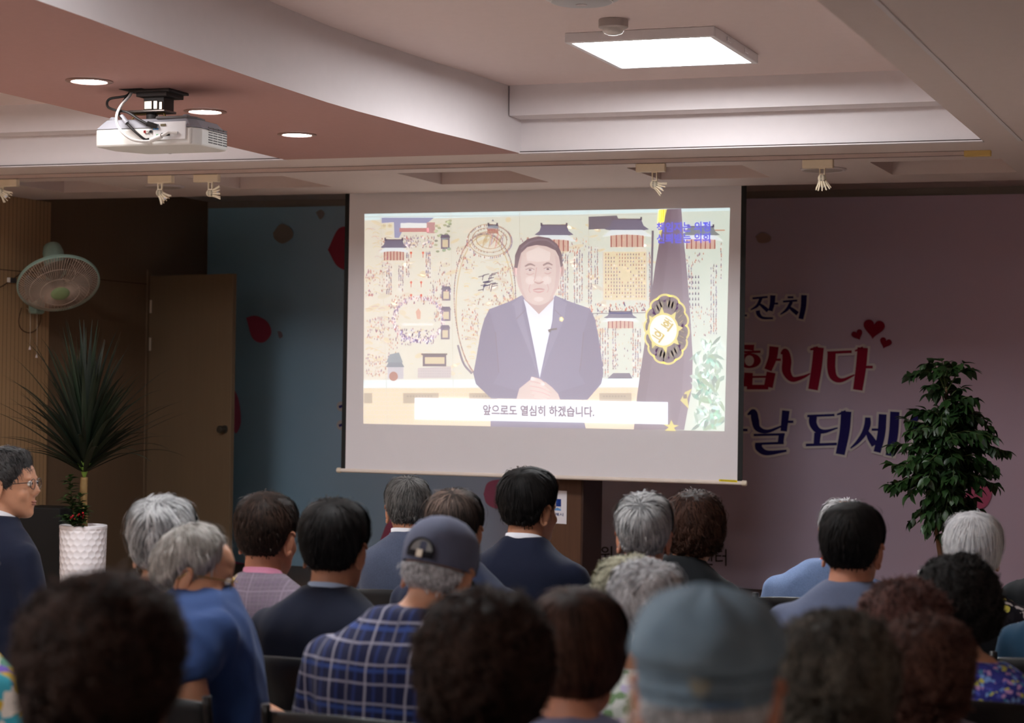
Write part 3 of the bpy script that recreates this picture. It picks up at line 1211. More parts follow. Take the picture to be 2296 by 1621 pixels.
P.text('회', rot_quad(1800, 722, 30, 26, .62), (196, 178, 84), 10, .03)
P.text('의', rot_quad(1752, 782, 30, 26, .62), (196, 178, 84), 10, .03)
P.stroke([(1792, 680), (1832, 706)], 5, (196, 178, 84), 10, False)
P.stroke([(1732, 738), (1788, 778)], 5, (196, 178, 84), 10, False)
P.poly([(1874, 1130), (1900, 1085), (1936, 1068), (1912, 1120), (1920, 1176)], (214, 204, 130), 4)
P.rect(1890, 1096, 1910, 1120, (120, 112, 112), 5)
P.poly([(1780, 1258), (1815, 1262), (1825, 1236), (1838, 1262), (1866, 1266), (1840, 1278), (1850, 1296), (1790, 1294), (1812, 1276)], (222, 212, 120), 5)
P.build('projected_flag', M_proj, th)

P = Painter(YSC - .0070, K4, step=.0002)


def inside(u, v):
    return u < 2118 - (v - 800) * .004 and v < 1294


GR = [(150, 178, 166), (166, 192, 178), (132, 158, 150), (186, 208, 196), (200, 222, 214), (158, 184, 160)]
for k in range(120):
    v = rnd.uniform(800, 1285)
    u = rnd.uniform(1950 if v > 880 else 1985, 2100)
    a = rnd.uniform(.2, 2.6)
    L, Wd = rnd.uniform(26, 46), rnd.uniform(10, 16)
    pts = []
    for x, y in ((-1, 0), (-.4, .8), (.3, .7), (1, 0), (.3, -.7), (-.4, -.8)):
        pp = (u + x * L * math.cos(a) - y * Wd * math.sin(a), v + x * L * math.sin(a) + y * Wd * math.cos(a))
        pts.append((min(pp[0], 2116 - (pp[1] - 800) * .006), min(pp[1], 1292)))
    P.poly(pts, rnd.choice(GR), k % 3)
P.build('projected_plant', M_proj, th)
P = Painter(YSC - .0082, K4, step=.0002)
P.poly([(435, 1117), (1806, 1140), (1806, 1260), (435, 1232)], (236, 246, 252), 0)
P.build('caption_strip', M_proj, th)
P = Painter(YSC - .0086, K4, step=.0002)
P.text('앞으로도 열심히 하겠습니다.', [(804, 1152), (1408, 1163), (1408, 1222), (804, 1211)], (112, 100, 122), 1, .028)
P.build('caption_writing', M_proj, th)
P = Painter(YSC - .0086, K4, step=.0002)
P.text('책임지는 의정', [(1745, 166), (2037, 160), (2037, 216), (1745, 220)], (104, 112, 232), 1, .03)
P.text('신뢰받는 의회', [(1745, 228), (2036, 222), (2036, 276), (1745, 280)], (104, 112, 232), 1, .03)
P.build('slogan_writing', M_proj, th)

# ================================================================== BANNER on the stage wall
YBN = YW - .012
th = thing('stage_banner', 'wide blue to pink printed cloth banner with large Korean greeting behind the screen', 'banner', (-3.5, YBN, ZSTAGE))
ba, bb = ony(466, 470, YBN), ony(2296, 437, YBN)
bz0, bz1 = ZSTAGE + .005, 2.985
bx0, bx1 = XL + .012, 1.2
t = NT('banner_print')
v = t.coord('Object')
s = t.sep(v)
n = t.noise(t.mapping(v, (1, 1, 1)), 1.4, 3)
pos = t.math('MULTIPLY_ADD', n, .10, t.math('DIVIDE', t.math('ADD', s[0], 4.3), 6.8))
grad = t.ramp(pos, [(0.02, C(150, 194, 216)), (.26, C(186, 208, 232)), (.44, C(206, 206, 230)), (.62, C(216, 203, 226)), (.9, C(224, 197, 216))])
M_ban = t.set(grad, .7, spec=.1)
t.bump(t.noise(t.coord(), 500, 2), .04, .002)
nx, nz = 150, 34
vs, fs = [], []
for j in range(nz + 1):
    for i in range(nx + 1):
        x = bx0 + (bx1 - bx0) * i / nx
        z = bz0 + (bz1 - bz0) * j / nz
        # cloth hangs from its top edge, a few soft folds near the free left end
        lowz = (bz1 - z) / (bz1 - bz0)
        edge = math.exp(-((x - bx0) / .8) ** 2)
        y = -.006 * lowz * math.sin(9 * x + 2 * z) * edge - .004 * math.exp(-((z - 1.55) / .012) ** 2)
        y += -.012 * edge * lowz * math.exp(-((x - bx0 - .18 - .22 * lowz) / .05) ** 2)
        vs.append((x + 3.5, y - .0005, z - ZSTAGE))
for j in range(nz):
    for i in range(nx):
        a = j * (nx + 1) + i
        fs.append((a, a + 1, a + nx + 2, a + nx + 1))
mb = MB()
mb.add(vs, fs)
cl = mb.build('cloth', M_ban, th, smooth='all', recalc=False)
M_print = printed('banner_ink', .7)


def K5(u, v):
    return 1600 + u / 2.494, 600 + v / 2.494


def letters(name, strokes, col, grow=10, rings=()):
    P = Painter(YBN - .016, K5, step=.0006, eps=1.2e-6)
    for pts, w in strokes:
        P.stroke(pts, w, (246, 238, 238), 0, grow=grow)
    for (u, v, a, b, c, d) in rings:
        P.ell(u, v, a + grow, b + grow, (246, 238, 238), 0)
    P.build(name + '_outline', M_print, th)
    P = Painter(YBN - .0182, K5, step=.0006, eps=1.2e-6)
    for i, (pts, w) in enumerate(strokes):
        P.stroke(pts, w, col, 0)
    for (u, v, a, b, c, d) in rings:
        P.ring(u, v, a, b, c, d, col, 0)
    P.build(name, M_print, th)


NAVY, RED = (42, 36, 108), (164, 26, 60)
letters('navy_lettering', [
    ([(120, 263), (186, 268)], 11),
    ([(218, 172), (302, 164)], 11), ([(266, 170), (245, 212), (208, 236)], [17, 16, 6]), ([(250, 198), (276, 218), (304, 242)], [8, 18, 22]),
    ([(331, 155), (328, 200), (318, 242)], [30, 27, 24]), ([(318, 201), (361, 201)], 10), ([(247, 240), (252, 262), (276, 281), (332, 283)], [23, 22, 14, 10]),
    ([(414, 166), (446, 166)], 11), ([(388, 190), (468, 184)], 11), ([(436, 190), (412, 232), (374, 262)], [18, 17, 6]), ([(418, 216), (442, 236), (470, 258)], [8, 20, 23]),
    ([(506, 154), (502, 220), (488, 287)], [32, 30, 27])], NAVY, 12)
letters('red_lettering', [
    ([(140, 442), (226, 448)], [20, 34]), ([(120, 474), (262, 470)], 13),
    ([(338, 442), (330, 505), (304, 572)], [52, 48, 42]), ([(322, 515), (376, 515)], 13),
    ([(196, 588), (192, 665)], 48), ([(322, 586), (306, 668)], 50), ([(190, 612), (320, 610)], 11), ([(186, 668), (306, 668)], 26),
    ([(376, 482), (400, 470), (410, 520), (408, 580), (440, 624), (500, 612), (540, 592)], [8, 36, 50, 48, 30, 18, 7]),
    ([(540, 458), (584, 450)], [10, 22]), ([(588, 446), (576, 560), (556, 682)], [58, 58, 54]),
    ([(636, 476), (772, 470)], 15), ([(660, 478), (658, 560), (672, 612), (716, 630), (788, 600)], [46, 46, 40, 22, 8]),
    ([(790, 466), (836, 450)], [8, 20]), ([(834, 448), (824, 560), (806, 684)], [58, 58, 54]), ([(830, 556), (890, 556)], 15)], RED, 13,
    rings=[(200, 520, 64, 42, 26, 30)])
letters('blue_lettering', [
    ([(110, 908), (190, 908)], 14),
    ([(190, 822), (222, 808), (232, 850), (246, 898), (300, 916), (392, 882)], [8, 34, 42, 34, 20, 8]), ([(404, 800), (392, 915)], [42, 36]), ([(396, 862), (446, 862)], 13),
    ([(224, 936), (398, 932)], 13), ([(380, 936), (374, 986)], 32), ([(232, 986), (392, 980)], 13), ([(250, 986), (256, 1012), (300, 1036), (408, 1024)], [40, 38, 28, 12]),
    ], NAVY, 13)
letters('blue_lettering', [
    ([(524, 830), (676, 824)], 13), ([(556, 834), (556, 872), (580, 908), (624, 916), (694, 896)], [44, 42, 34, 20, 7]), ([(582, 924), (576, 986)], [38, 34]), ([(516, 992), (690, 986)], 15),
    ([(690, 822), (740, 806)], [8, 20]), ([(742, 804), (732, 920), (708, 1044)], [58, 56, 50]),
    ([(862, 838), (860, 880), (842, 926), (806, 974), (766, 1010)], [30, 36, 30, 20, 7]), ([(852, 905), (876, 950), (902, 992)], [10, 34, 40]),
    ([(884, 906), (936, 906)], 13), ([(946, 820), (938, 930), (914, 1032)], [44, 44, 40]), ([(1014, 806), (1006, 930), (984, 1052)], [52, 52, 46]),
    ], NAVY, 13)
letters('blue_lettering', [
    ([(1060, 1014), (1290, 1006)], 15), ([(1130, 950), (1126, 1008)], 24), ([(1210, 950), (1206, 1008)], 24)], NAVY, 13,
    rings=[(1170, 880, 74, 66, 34, 40)])
letters('blue_lettering', [([(1404, 816), (1420, 860), (1396, 900)], [40, 44, 12])], NAVY, 13)


def heart(P, u, v, s, a, col, layer=0):
    pts = []
    for k in range(40):
        q = 2 * PI * k / 40
        x = 16 * math.sin(q) ** 3 / 16
        y = -(13 * math.cos(q) - 5 * math.cos(2 * q) - 2 * math.cos(3 * q) - math.cos(4 * q)) / 16
        pts.append((u + s * (x * math.cos(a) - y * math.sin(a)), v + s * (x * math.sin(a) + y * math.cos(a))))
    # fan from the middle keeps the notch clean
    for k in range(40):
        P.poly([(u, v), pts[k], pts[(k + 1) % 40]], col, layer)


for u, v, s, a in ((896, 338, 60, .12), (804, 374, 32, -.42), (961, 420, 34, .35)):
    P = Painter(YBN - .017, K5)
    heart(P, u, v, s, a, (150, 22, 52))
    P.build('printed_heart', M_print, th)
P = Painter(YBN - .017)
P.text('원1동 행정복지센터', [(1346, 1224), (1629, 1231), (1629, 1269), (1346, 1262)], (58, 50, 56), 0, .004)
P.build('small_black_lettering', M_print, th)
for a in (911, 953):
    P = Painter(YBN - .017)
    P.ell(764, a, 9, 11, (206, 198, 200), 0)
    P.stroke([(760, a + 2), (775, a - 4)], 6, NAVY, 1, False)
    P.build('lettering_fragment', M_print, th)


def petal(pts, col):
    P = Painter(YBN - .017)
    q = smoothpath([(a, b, 0) for a, b in pts] + [(pts[0][0], pts[0][1], 0)], 6)
    P.poly([(p.x, p.y) for p in q[:-1]], col)
    P.build('printed_petal', M_print, th)


petal([(552, 712), (574, 708), (600, 722), (608, 748), (590, 768), (566, 758)], (190, 84, 108))
petal([(524, 868), (536, 900), (540, 948), (528, 972), (522, 940)], (196, 100, 128))
petal([(735, 560), (760, 512), (790, 520), (790, 600), (758, 598)], (170, 66, 84))
petal([(1084, 1108), (1094, 1082), (1124, 1076), (1150, 1090), (1152, 1130), (1116, 1140), (1092, 1130)], (200, 112, 142))
petal([(852, 1212), (872, 1166), (900, 1156), (904, 1190), (880, 1216)], (196, 100, 128))
petal([(516, 1256), (560, 1266), (600, 1274), (520, 1272)], (190, 96, 140))
petal([(2186, 1072), (2210, 1078), (2224, 1104), (2212, 1134), (2186, 1144), (2160, 1134), (2168, 1100)], (198, 96, 128))
petal([(612, 522), (630, 502), (652, 512), (656, 532), (634, 546), (616, 536)], (150, 140, 132))
petal([(622, 742), (630, 744), (634, 754), (626, 758)], (150, 130, 140))
petal([(1694, 530), (1710, 522), (1728, 530), (1724, 542), (1702, 544)], (178, 150, 142))
petal([(708, 476), (720, 470), (728, 480), (718, 492)], (150, 140, 140))

# ================================================================== LECTERN
fx1 = ony(1309, 1150, 12.5).x
th = thing('lectern', 'dark brown wooden lectern with a white logo sheet, under the right half of the screen', 'lectern', (fx1, 12.45, ZSTAGE))
M_lec = wood('lectern_wood', C(76, 50, 36), C(96, 65, 46))
M_lec2 = wood('lectern_dark_wood', C(54, 36, 29), C(66, 44, 35))
mb = MB()
mb.box((-.50, 0, .07), (0, .38, 1.02))
mb.build('body', M_lec, th, bevel=.006)
mb = MB()
mb.box((.0002, -.004, .07), (.014, .384, 1.02))
mb.build('side_panel', M_lec2, th, bevel=.003)
mb = MB()
mb.box((-.53, -.03, 0), (.04, .41, .07))
mb.build('plinth', M_lec2, th, bevel=.006)
mb = MB()
mb.prism([(-.54, -.05, 1.10), (-.54, .40, 1.03), (-.54, .40, 1.02), (-.54, -.05, 1.02)], (.59, 0, 0))
mb.build('top', M_lec2, th, bevel=.004)
q0, q1 = ony(1214, 1100, 12.448), ony(1271, 1174, 12.448)
P = Painter(12.447)
P.poly([(1203, 1097), (1271, 1101), (1270, 1175), (1202, 1171)], (230, 226, 232))
P.build('logo_sheet', printed('sheet_print'), th)
P = Painter(12.4464)
BL, BLD, BLL = (40, 84, 170), (26, 56, 130), (110, 160, 214)
P.poly([(1222, 1117), (1258, 1119), (1258, 1136), (1222, 1134)], BLD, 0)
P.poly([(1228, 1118), (1250, 1119), (1250, 1128), (1228, 1127)], BL, 1)
P.poly([(1234, 1122), (1246, 1122.5), (1246, 1134), (1234, 1134)], (230, 226, 232), 2)
P.poly([(1222, 1135), (1232, 1137), (1240, 1141), (1248, 1138), (1258, 1138), (1258, 1145), (1222, 1143)], BLL, 1)
P.stroke([(1222, 1139), (1232, 1136), (1240, 1141), (1249, 1137), (1258, 1141)], 2, (236, 236, 240), 2)
P.text('수원특례시', [(1213, 1147.5), (1263, 1150.5), (1263, 1157.5), (1213, 1154.5)], (44, 56, 120), 1, .02)
P.build('logo', printed('logo_print'), th)
# ================================================================== LIGHTING TRACK and its spotlights
M_ivory = paint('aged_ivory', C(226, 210, 184), .45)
M_track = paint('track_grey', C(200, 180, 174), .5)
M_alu = paint('track_alu', C(120, 112, 108), .3, .6, bump=0)
TY = 10.70
tx0, tx1 = XL + .01, onz(2150, 338, ZS - .02).x
th = thing('lighting_track', 'long ceiling lighting track running across in front of the screen', 'lighting track', ((tx0 + tx1) / 2, TY, ZS))
mb = MB()
mb.box((tx0, TY - .017, ZS - .026), (tx1, TY + .017, ZS))
inw(mb.build('rail', M_track, None), th)
for z in (ZS - .0265, ZS - .0025):
    mb = MB()
    mb.box((tx0, TY - .0185, z), (tx1, TY - .0155, z + .0022))
    inw(mb.build('rail_lip', M_alu, None), th)
mb = MB()
mb.box((tx1, TY - .02, ZS - .030), (tx1 + .135, TY + .02, ZS))
inw(mb.build('end_feed', paint('yellowed_plastic', C(214, 182, 112), .5), None, bevel=.003), th)

M_slot = paint('black_slots', C(24, 22, 22), .6)
SPOT = [  # adapter centre px, ball px, fin direction (right, toward audience, up), label
    ((14, 402), (2, 430), (.75, .25, -.62), 'ivory track spotlight furthest to the left, half cut off by the picture edge'),
    ((360, 397), (358, 433), (.62, .3, -.75), 'ivory track spotlight in front of the round ceiling disc near the slatted wall'),
    ((463, 396), (471, 433), (.88, .5, .1), 'ivory track spotlight third along, just left of the banner corner'),
    ((1459, 375), (1467, 414), (.80, .35, -.45), 'ivory track spotlight hanging over the top edge of the projection screen'),
    ((1834, 364), (1843, 400), (.04, .4, -.90), 'ivory track spotlight in front of the round disc to the right of the screen'),
]
for (ax, ay), (bx, by), fd, l in SPOT:
    a = ony(ax, ay, TY - .005)
    b = ony(bx, by, TY - .005)
    th = thing('track_spotlight', l, 'spotlight', (a.x, TY, ZS - .026), group='ivory spotlights on the ceiling track')
    mb = MB()
    mb.box((a.x - .082, TY - .019, ZS - .026 - .046), (a.x + .082, TY + .019, ZS - .0262))
    inw(mb.build('adapter', M_ivory, None, bevel=.004), th)
    zt_ = ZS - .072
    mb = MB()
    for s in (-1, 1):
        mb.box((b.x + s * .012 - .003, TY - .008, b.z + .020), (b.x + s * .012 + .003, TY + .008, zt_ + .004))
    mb.box((b.x - .018, TY - .009, zt_ - .004), (b.x + .018, TY + .009, zt_ + .003))
    mb.box((b.x - .015, TY - .008, b.z + .018), (b.x + .015, TY + .008, b.z + .025))
    inw(mb.build('bracket', M_ivory, None, bevel=.002), th)
    c = Vector((b.x, TY - .002, b.z))
    d = Vector(fd).normalized()
    Rm = d.to_track_quat('Z', 'Y').to_matrix().to_4x4()
    mb = MB()
    mb.ball(c, (.0225, .0225, .025), 24, 16, Rm)
    inw(mb.build('head', M_ivory, None, smooth='all'), th)
    mb = MB()
    for k in range(5):                          # dark vent slots on the side toward the camera
        z = c.z - .013 + k * .007
        for s in (-1, 1):
            r = math.sqrt(max(.0002, .0242 ** 2 - (z - c.z) ** 2))
            pp = []
            for q in range(5):
                t = -PI / 2 + .38 + s * (.10 + q * .15)
                pp.append((c.x + r * math.cos(t), c.y + r * math.sin(t), z))
            mb.tube(pp, .0016, 6)
    o = inw(mb.build('vent_slots', M_slot, None, smooth='all'), th)
    mb = MB()
    for k in range(11):
        t = 2 * PI * k / 11
        e = Rm.to_3x3() @ Vector((math.cos(t), math.sin(t), 0))
        mb.tube([c + d * .010 + e * .018, c + d * .026 + e * .023, c + d * .056 + e * .040], [.0042, .0042, .0036], 8)
    mb.tube([c + d * .014, c + d * .036], [.014, .017], 16)
    inw(mb.build('fin_ring', M_ivory, None, smooth=True), th)
    mb = MB()
    mb.ball(c + d * .036, .015, 16, 10)
    inw(mb.build('lamp_lens', paint('clear_lens', C(232, 232, 236), .08, bump=0), None, smooth='all'), th)

# ================================================================== PROJECTOR on the beam
pm = onz(356, 205, ZS)
th = thing('projector', 'white ceiling projector hanging from the rose beam with dangling cables', 'projector', (pm.x, pm.y, ZS), 0)
M_pw = paint('projector_white', C(212, 210, 206), .4, bump=.02)
M_pg = paint('projector_grey', C(140, 140, 147), .45)
M_pd = paint('projector_dark', C(70, 66, 66), .5)
rear = pm.y - .17
L_ = ony(215, 300, rear)
R_ = ony(428, 300, rear)
ztop, zbot = ony(215, 291, rear).z, ony(215, 330, rear).z
W2 = (R_.x - L_.x) / 2
cxp = (R_.x + L_.x) / 2 - pm.x
y0, y1 = -.17, .13
zb_, zm_, zt2 = zbot - ZS, ztop - ZS, ztop - ZS + .042
# lower white shell with chamfered front corner seen from below
mb = MB()
o1 = [(cxp - W2, y0), (cxp + W2, y0), (cxp + W2 + .025, y0 + .05), (cxp + W2 + .025, y1 - .03), (cxp + W2 - .02, y1), (cxp - W2 + .08, y1), (cxp - W2 - .01, y1 - .14), (cxp - W2 - .004, y0 + .02)]
mb.prism([(x, y, zb_) for x, y in o1], (0, 0, zm_ - zb_))
mb.build('shell', M_pw, th, bevel=.008)
mb = MB()
n = len(o1)
cxm, cym = cxp, (y0 + y1) / 2
top = [(cxm + (x - cxm) * .84, cym + (y - cym) * .84) for x, y in o1]
vs = [(x, y, zm_ + .0005) for x, y in o1] + [(x, y, zt2) for x, y in top]
mb.add(vs, [tuple(range(n - 1, -1, -1)), tuple(range(n, 2 * n))] + [(i, (i + 1) % n, n + (i + 1) % n, n + i) for i in range(n)])
mb.build('base_plate', M_pg, th, bevel=.004)
mb = MB()
mb.prism([(cxp + .05, y0 + .012, zt2 - .004), (cxp + W2 - .03, y0 + .02, zt2 - .004), (cxp + W2 - .01, y0 + .07, zt2 - .004), (cxp + W2 - .02, y0 + .16, zt2 - .004), (cxp + .06, y0 + .16, zt2 - .004)], (0, 0, .013))
mb.build('rear_hump', paint('dusty_grey', C(104, 100, 100), .7, var=.3, scale=30), th, bevel=.006)
for x, y in ((cxp - W2 + .05, y0 + .06), (cxp + W2 - .05, y0 + .05), (cxp, y1 - .05)):
    mb = MB()
    mb.lathe([(.016, 0), (.018, .004), (.018, .014), (.013, .020), (.0005, .021)], 20, Matrix.Translation((x, y, zt2 - .004)))
    mb.build('foot', M_pg, th, smooth=True)
# connectors on the rear face
yf = y0 - .0015
con = MB()
con.box((cxp + .052, yf - .004, zm_ - .052), (cxp + W2 - .022, yf + .003, zm_ + .024))
con.build('socket_plate', paint('socket_plate_white', C(226, 226, 228), .4), th, bevel=.003)
for (x, z, w, h, col, nm) in ((.066, .010, .024, .009, (150, 158, 170), 'video_socket'), (.100, .010, .024, .009, (104, 96, 70), 'video_socket'), (.066, -.006, .024, .006, (80, 150, 210), 'blue_socket'),
                              (.098, -.030, .012, .012, (60, 60, 62), 'port'), (.112, -.030, .006, .013, (130, 130, 132), 'port'), (.125, -.030, .014, .013, (40, 40, 42), 'port'), (.074, -.032, .010, .008, (90, 160, 110), 'port')):
    mb = MB()
    mb.box((cxp + x - w / 2, yf - .008, zm_ + z - h / 2), (cxp + x + w / 2, yf - .003, zm_ + z + h / 2))
    mb.build(nm, paint('socket_%d_%d' % (x * 1000, col[0]), C(*col), .4), th, bevel=.001)
for x, col in ((.012, (170, 60, 60)), (.024, (220, 220, 214)), (.040, (60, 60, 64))):
    mb = MB()
    mb.lathe([(.0062, 0), (.0062, .006), (.0035, .006), (.0035, .002), (.0005, .002)], 18, Matrix.Translation((cxp + x, yf + .001, zm_ - .016)) @ Matrix.Rotation(PI / 2, 4, 'X'))
    mb.build('audio_socket', paint('audio_%d' % col[0], C(*col), .4), th, smooth=True)
mb = MB()                                      # louvres on the right flank
xs_ = cxp + W2 + .0255
for i in range(7):
    for j in range(4):
        mb.box((xs_ - .002, y0 + .105 + j * .042, zb_ + .018 + i * .0105), (xs_ + .0008, y0 + .140 + j * .042, zb_ + .0225 + i * .0105))
mb.build('vent_louvre', M_pd, th)
mb = MB()                                      # vents on the plate
for i in range(3):
    for j in range(3):
        mb.box((cxp - W2 + .06 + j * .036, y0 + .030 + i * .012, zt2 - .0015), (cxp - W2 + .09 + j * .036, y0 + .036 + i * .012, zt2 + .0006))
mb.build('plate_vent', paint('vent_light', C(190, 188, 180), .5), th)
mb = MB()                                      # lens barrel at the front
mb.lathe([(.034, 0), (.036, .02), (.030, .024), (.026, .018), (.0005, .014)], 28, Matrix.Translation((cxp - .05, y1 - .006, (zb_ + zm_) / 2)) @ Matrix.Rotation(-PI / 2, 4, 'X'))
mb.build('lens', M_pd, th, smooth=True)
# mount
mb = MB()
mb.box((-.10, -.085, -.012), (.10, .085, -.0005))
mb.box((-.07, -.07, -.030), (.08, .075, -.010))
mb.build('ceiling_plate', M_pd, th, bevel=.003)
mb = MB()
mb.box((-.05, -.04, -.085), (.05, .045, -.028))
mb.build('mount_block', M_pd, th, bevel=.003)
mb = MB()
mb.box((-.045, -.046, -.083), (-.005, -.038, -.045))
mb.box((.0, -.046, -.083), (.022, -.038, -.045))
mb.box((.028, -.046, -.086), (.045, -.038, -.05))
mb.build('clamp', M_steel, th, bevel=.003)
mb = MB()
mb.box((-.13, -.05, -.094), (.06, .05, -.084))
mb.build('cross_arm', M_alu, th, bevel=.003)
for s in (-1, 1):
    mb = MB()
    mb.tube([(s * .02 - .03, 0, -.095), (s * .07 - .03, -.02, -.098), (s * .09 - .03, -.03, zt2 + .002)], .005, 8)
    mb.build('strut', paint('brass_strut_%d' % s, C(176, 150, 96), .35, .8, bump=0), th, smooth=True)
mb = MB()
mb.tube([(-.03, 0, -.095), (-.03, 0, zt2 - .002)], .026, 16)
mb.build('stem', M_pd, th, smooth=True)


def cab(name, pts, r, mat, yl):
    P_ = [ony(px, py, pm.y + dy) - Vector((pm.x, pm.y, ZS)) for (px, py), dy in zip(pts, yl)]
    mb = MB()
    mb.tube(smoothpath(P_, 8), r, 10)
    return mb.build(name, mat, th, smooth='all')


M_cw = paint('cable_white', C(226, 224, 222), .4, bump=0)
M_ck = paint('cable_black', C(34, 32, 32), .5, bump=0)
cab('white_cable', [(300, 195), (290, 216), (272, 236), (262, 258), (263, 278), (276, 298), (300, 314), (330, 317), (344, 313)], .0062, M_cw, [-.05, -.09, -.16, -.22, -.23, -.23, -.22, -.20, -.19])
cab('black_cable', [(296, 195), (285, 214), (246, 222), (241, 238), (258, 247), (286, 252), (312, 268), (334, 279), (350, 281)], .0055, M_ck, [-.05, -.08, -.10, -.12, -.16, -.18, -.19, -.19, -.178])
cab('video_cable', [(284, 215), (270, 242), (268, 258), (284, 276), (304, 296), (324, 312), (334, 312)], .0052, M_ck, [-.08, -.12, -.2, -.2, -.2, -.19, -.175])
for n_, pts, r, mt, yl in (('cable_ferrite', [(272, 260), (285, 276)], .0105, M_pg, [-.2, -.2]), ('cable_ferrite', [(338, 315), (362, 305)], .0105, M_cw, [-.195, -.195]),
                           ('plug', [(362, 305), (378, 296), (398, 298)], .007, M_cw, [-.192, -.19, -.178]), ('plug', [(330, 277), (352, 284)], .011, M_ck, [-.19, -.178])):
    P_ = [ony(px, py, pm.y + dy) - Vector((pm.x, pm.y, ZS)) for (px, py), dy in zip(pts, yl)]
    mb = MB()
    mb.tube(P_, r, 12)
    mb.build(n_, mt, th, smooth=True)
mb = MB()
mb.box((-.13, -.11, -.0015), (-.02, -.03, -.0004))
mb.build('cable_hole', M_slot, th)

# ================================================================== WALL FAN
fc = onx(131, 635, XL + .42)
_fd = _ray(131, 635).normalized()
_fr = (RGT - _fd * RGT.dot(_fd)).normalized()
_fu = (UPV - _fd * UPV.dot(_fd)).normalized()
ax = (-_fd * .66 + _fr * (.75 * .17) - _fu * (.75 * .985)).normalized()
th = thing('wall_fan', 'pale green wall fan tilted down from the slatted wall, with two pull cords', 'fan', (XL + .035, fc.y, fc.z))
fl = fc - Vector((XL + .035, fc.y, fc.z))
M_fg = paint('fan_mint', C(150, 178, 166), .4, bump=0)
M_fgd = paint('fan_hub_green', C(140, 160, 116), .4, bump=0)
M_wire = paint('fan_wire', C(200, 178, 162), .4, bump=0)
M_blade = paint('fan_blade', C(118, 104, 92), .3, bump=0)
Mf = Matrix.Translation(fl) @ ax.to_track_quat('Z', 'Y').to_matrix().to_4x4() @ Matrix.Scale(1.14, 4)
RF = .238
mb = MB()
mb.lathe([(RF, -.012), (RF + .006, -.008), (RF + .006, .008), (RF, .012), (RF - .005, .006), (RF - .005, -.006)], 72, Mf, close=False)
mb.build('rim_band', M_fg, th, smooth=True)
mb = MB()


def dome(r, s):
    return s * (.010 + .075 * (1 - (r / RF) ** 2.4))


for k in range(88):
    t = 2 * PI * k / 88
    pts = []
    for r in (.052, .09, .13, .17, .205, .228, RF):
        sw = .18 * (1 - r / RF)
        pts.append(Mf @ Vector((r * math.cos(t + sw), r * math.sin(t + sw), dome(r, 1))))
    mb.tube(pts, .0019, 4, cap=False)
for r in (.175, .115):
    mb.tube([Mf @ Vector((r * math.cos(2 * PI * q / 48), r * math.sin(2 * PI * q / 48), dome(r, 1) + .001)) for q in range(49)], .0019, 6, cap=False)
mb.build('front_grille', M_wire, th, smooth='all')
mb = MB()
for k in range(72):
    t = 2 * PI * k / 72
    mb.tube([Mf @ Vector((r * math.cos(t), r * math.sin(t), dome(r, -1))) for r in (.06, .11, .16, .20, .225, RF)], .0013, 4, cap=False)
for r in (.17, .11):
    mb.tube([Mf @ Vector((r * math.cos(2 * PI * q / 48), r * math.sin(2 * PI * q / 48), dome(r, -1) - .001)) for q in range(49)], .0019, 6, cap=False)
mb.build('rear_grille', M_wire, th, smooth='all')
mb = MB()
mb.lathe([(.054, .076), (.056, .084), (.05, .090), (.03, .094), (.0005, .095)], 36, Mf)
mb.build('badge', M_fgd, th, smooth=True)
mb = MB()
mb.lathe([(.0005, .045), (.025, .042), (.032, .03), (.032, -.02), (.0005, -.02)], 28, Mf)
mb.build('blade_hub', M_pd, th, smooth=True)
for k in range(4):
    t = 2 * PI * k / 4 + .3
    vs, fs = [], []
    for i in range(8):
        u = i / 7
        r = .03 + .17 * u
        for j in range(6):
            w = (j / 5 - .5)
            an = t + w * (.9 + .25 * u) * (1 - .1 * u)
            vs.append(Mf @ Vector((r * math.cos(an), r * math.sin(an), .010 + w * .045)))
    for i in range(7):
        for j in range(5):
            a = i * 6 + j
            fs.append((a, a + 1, a + 7, a + 6))
    mb = MB()
    mb.add(vs, fs)
    o = mb.build('blade', M_blade, th, smooth='all')
    so_ = o.modifiers.new('solid', 'SOLIDIFY')
    so_.thickness = .002
mb = MB()
mb.lathe([(.05, -.075), (.06, -.09), (.064, -.14), (.062, -.25), (.052, -.29), (.030, -.305), (.0005, -.308)], 32, Mf)
mb.build('motor_housing', M_fg, th, smooth=True)
bz_ = onx(84, 688, XL + .08)
bb_ = bz_ - Vector((XL + .035, fc.y, fc.z))
mb = MB()
mb.box((.0005, bb_.y - .055, bb_.z - .05), (.075, bb_.y + .055, bb_.z + .14))
mb.build('wall_base', M_fg, th, bevel=.018)
mb = MB()
mp = Mf @ Vector((0, 0, -.2))
mb.tube(smoothpath([(.06, bb_.y, bb_.z + .09), (.13, bb_.y + .01, bb_.z + .16), (mp.x - .02, mp.y, mp.z - .05), mp], 6), [.03] * 18 + [.035], 14)
mb.build('neck', M_fg, th, smooth='all')
for i, (px, y1_) in enumerate(((67, 780), (82, 798))):
    a = onx(px + 1, 700, XL + .10) - Vector((XL + .035, fc.y, fc.z))
    b = onx(px, y1_, XL + .10) - Vector((XL + .035, fc.y, fc.z))
    mb = MB()
    mb.tube([a + Vector((-.03, 0, .03)), a, (a + b) / 2 + Vector((.001, .002, 0)), b], .0018, 6)
    co = mb.build('pull_cord', paint('cord_white', C(206, 190, 170), .6, bump=0), th, smooth='all')
    mb = MB()
    mb.lathe([(.003, .012), (.009, -.012), (.0005, -.013)], 14, Matrix.Translation(b))
    mb.build('cord_pull', paint('cord_pull_white', C(226, 216, 214), .5, bump=0), co, smooth=True)
    if i == 0:
        pass
mb = MB()
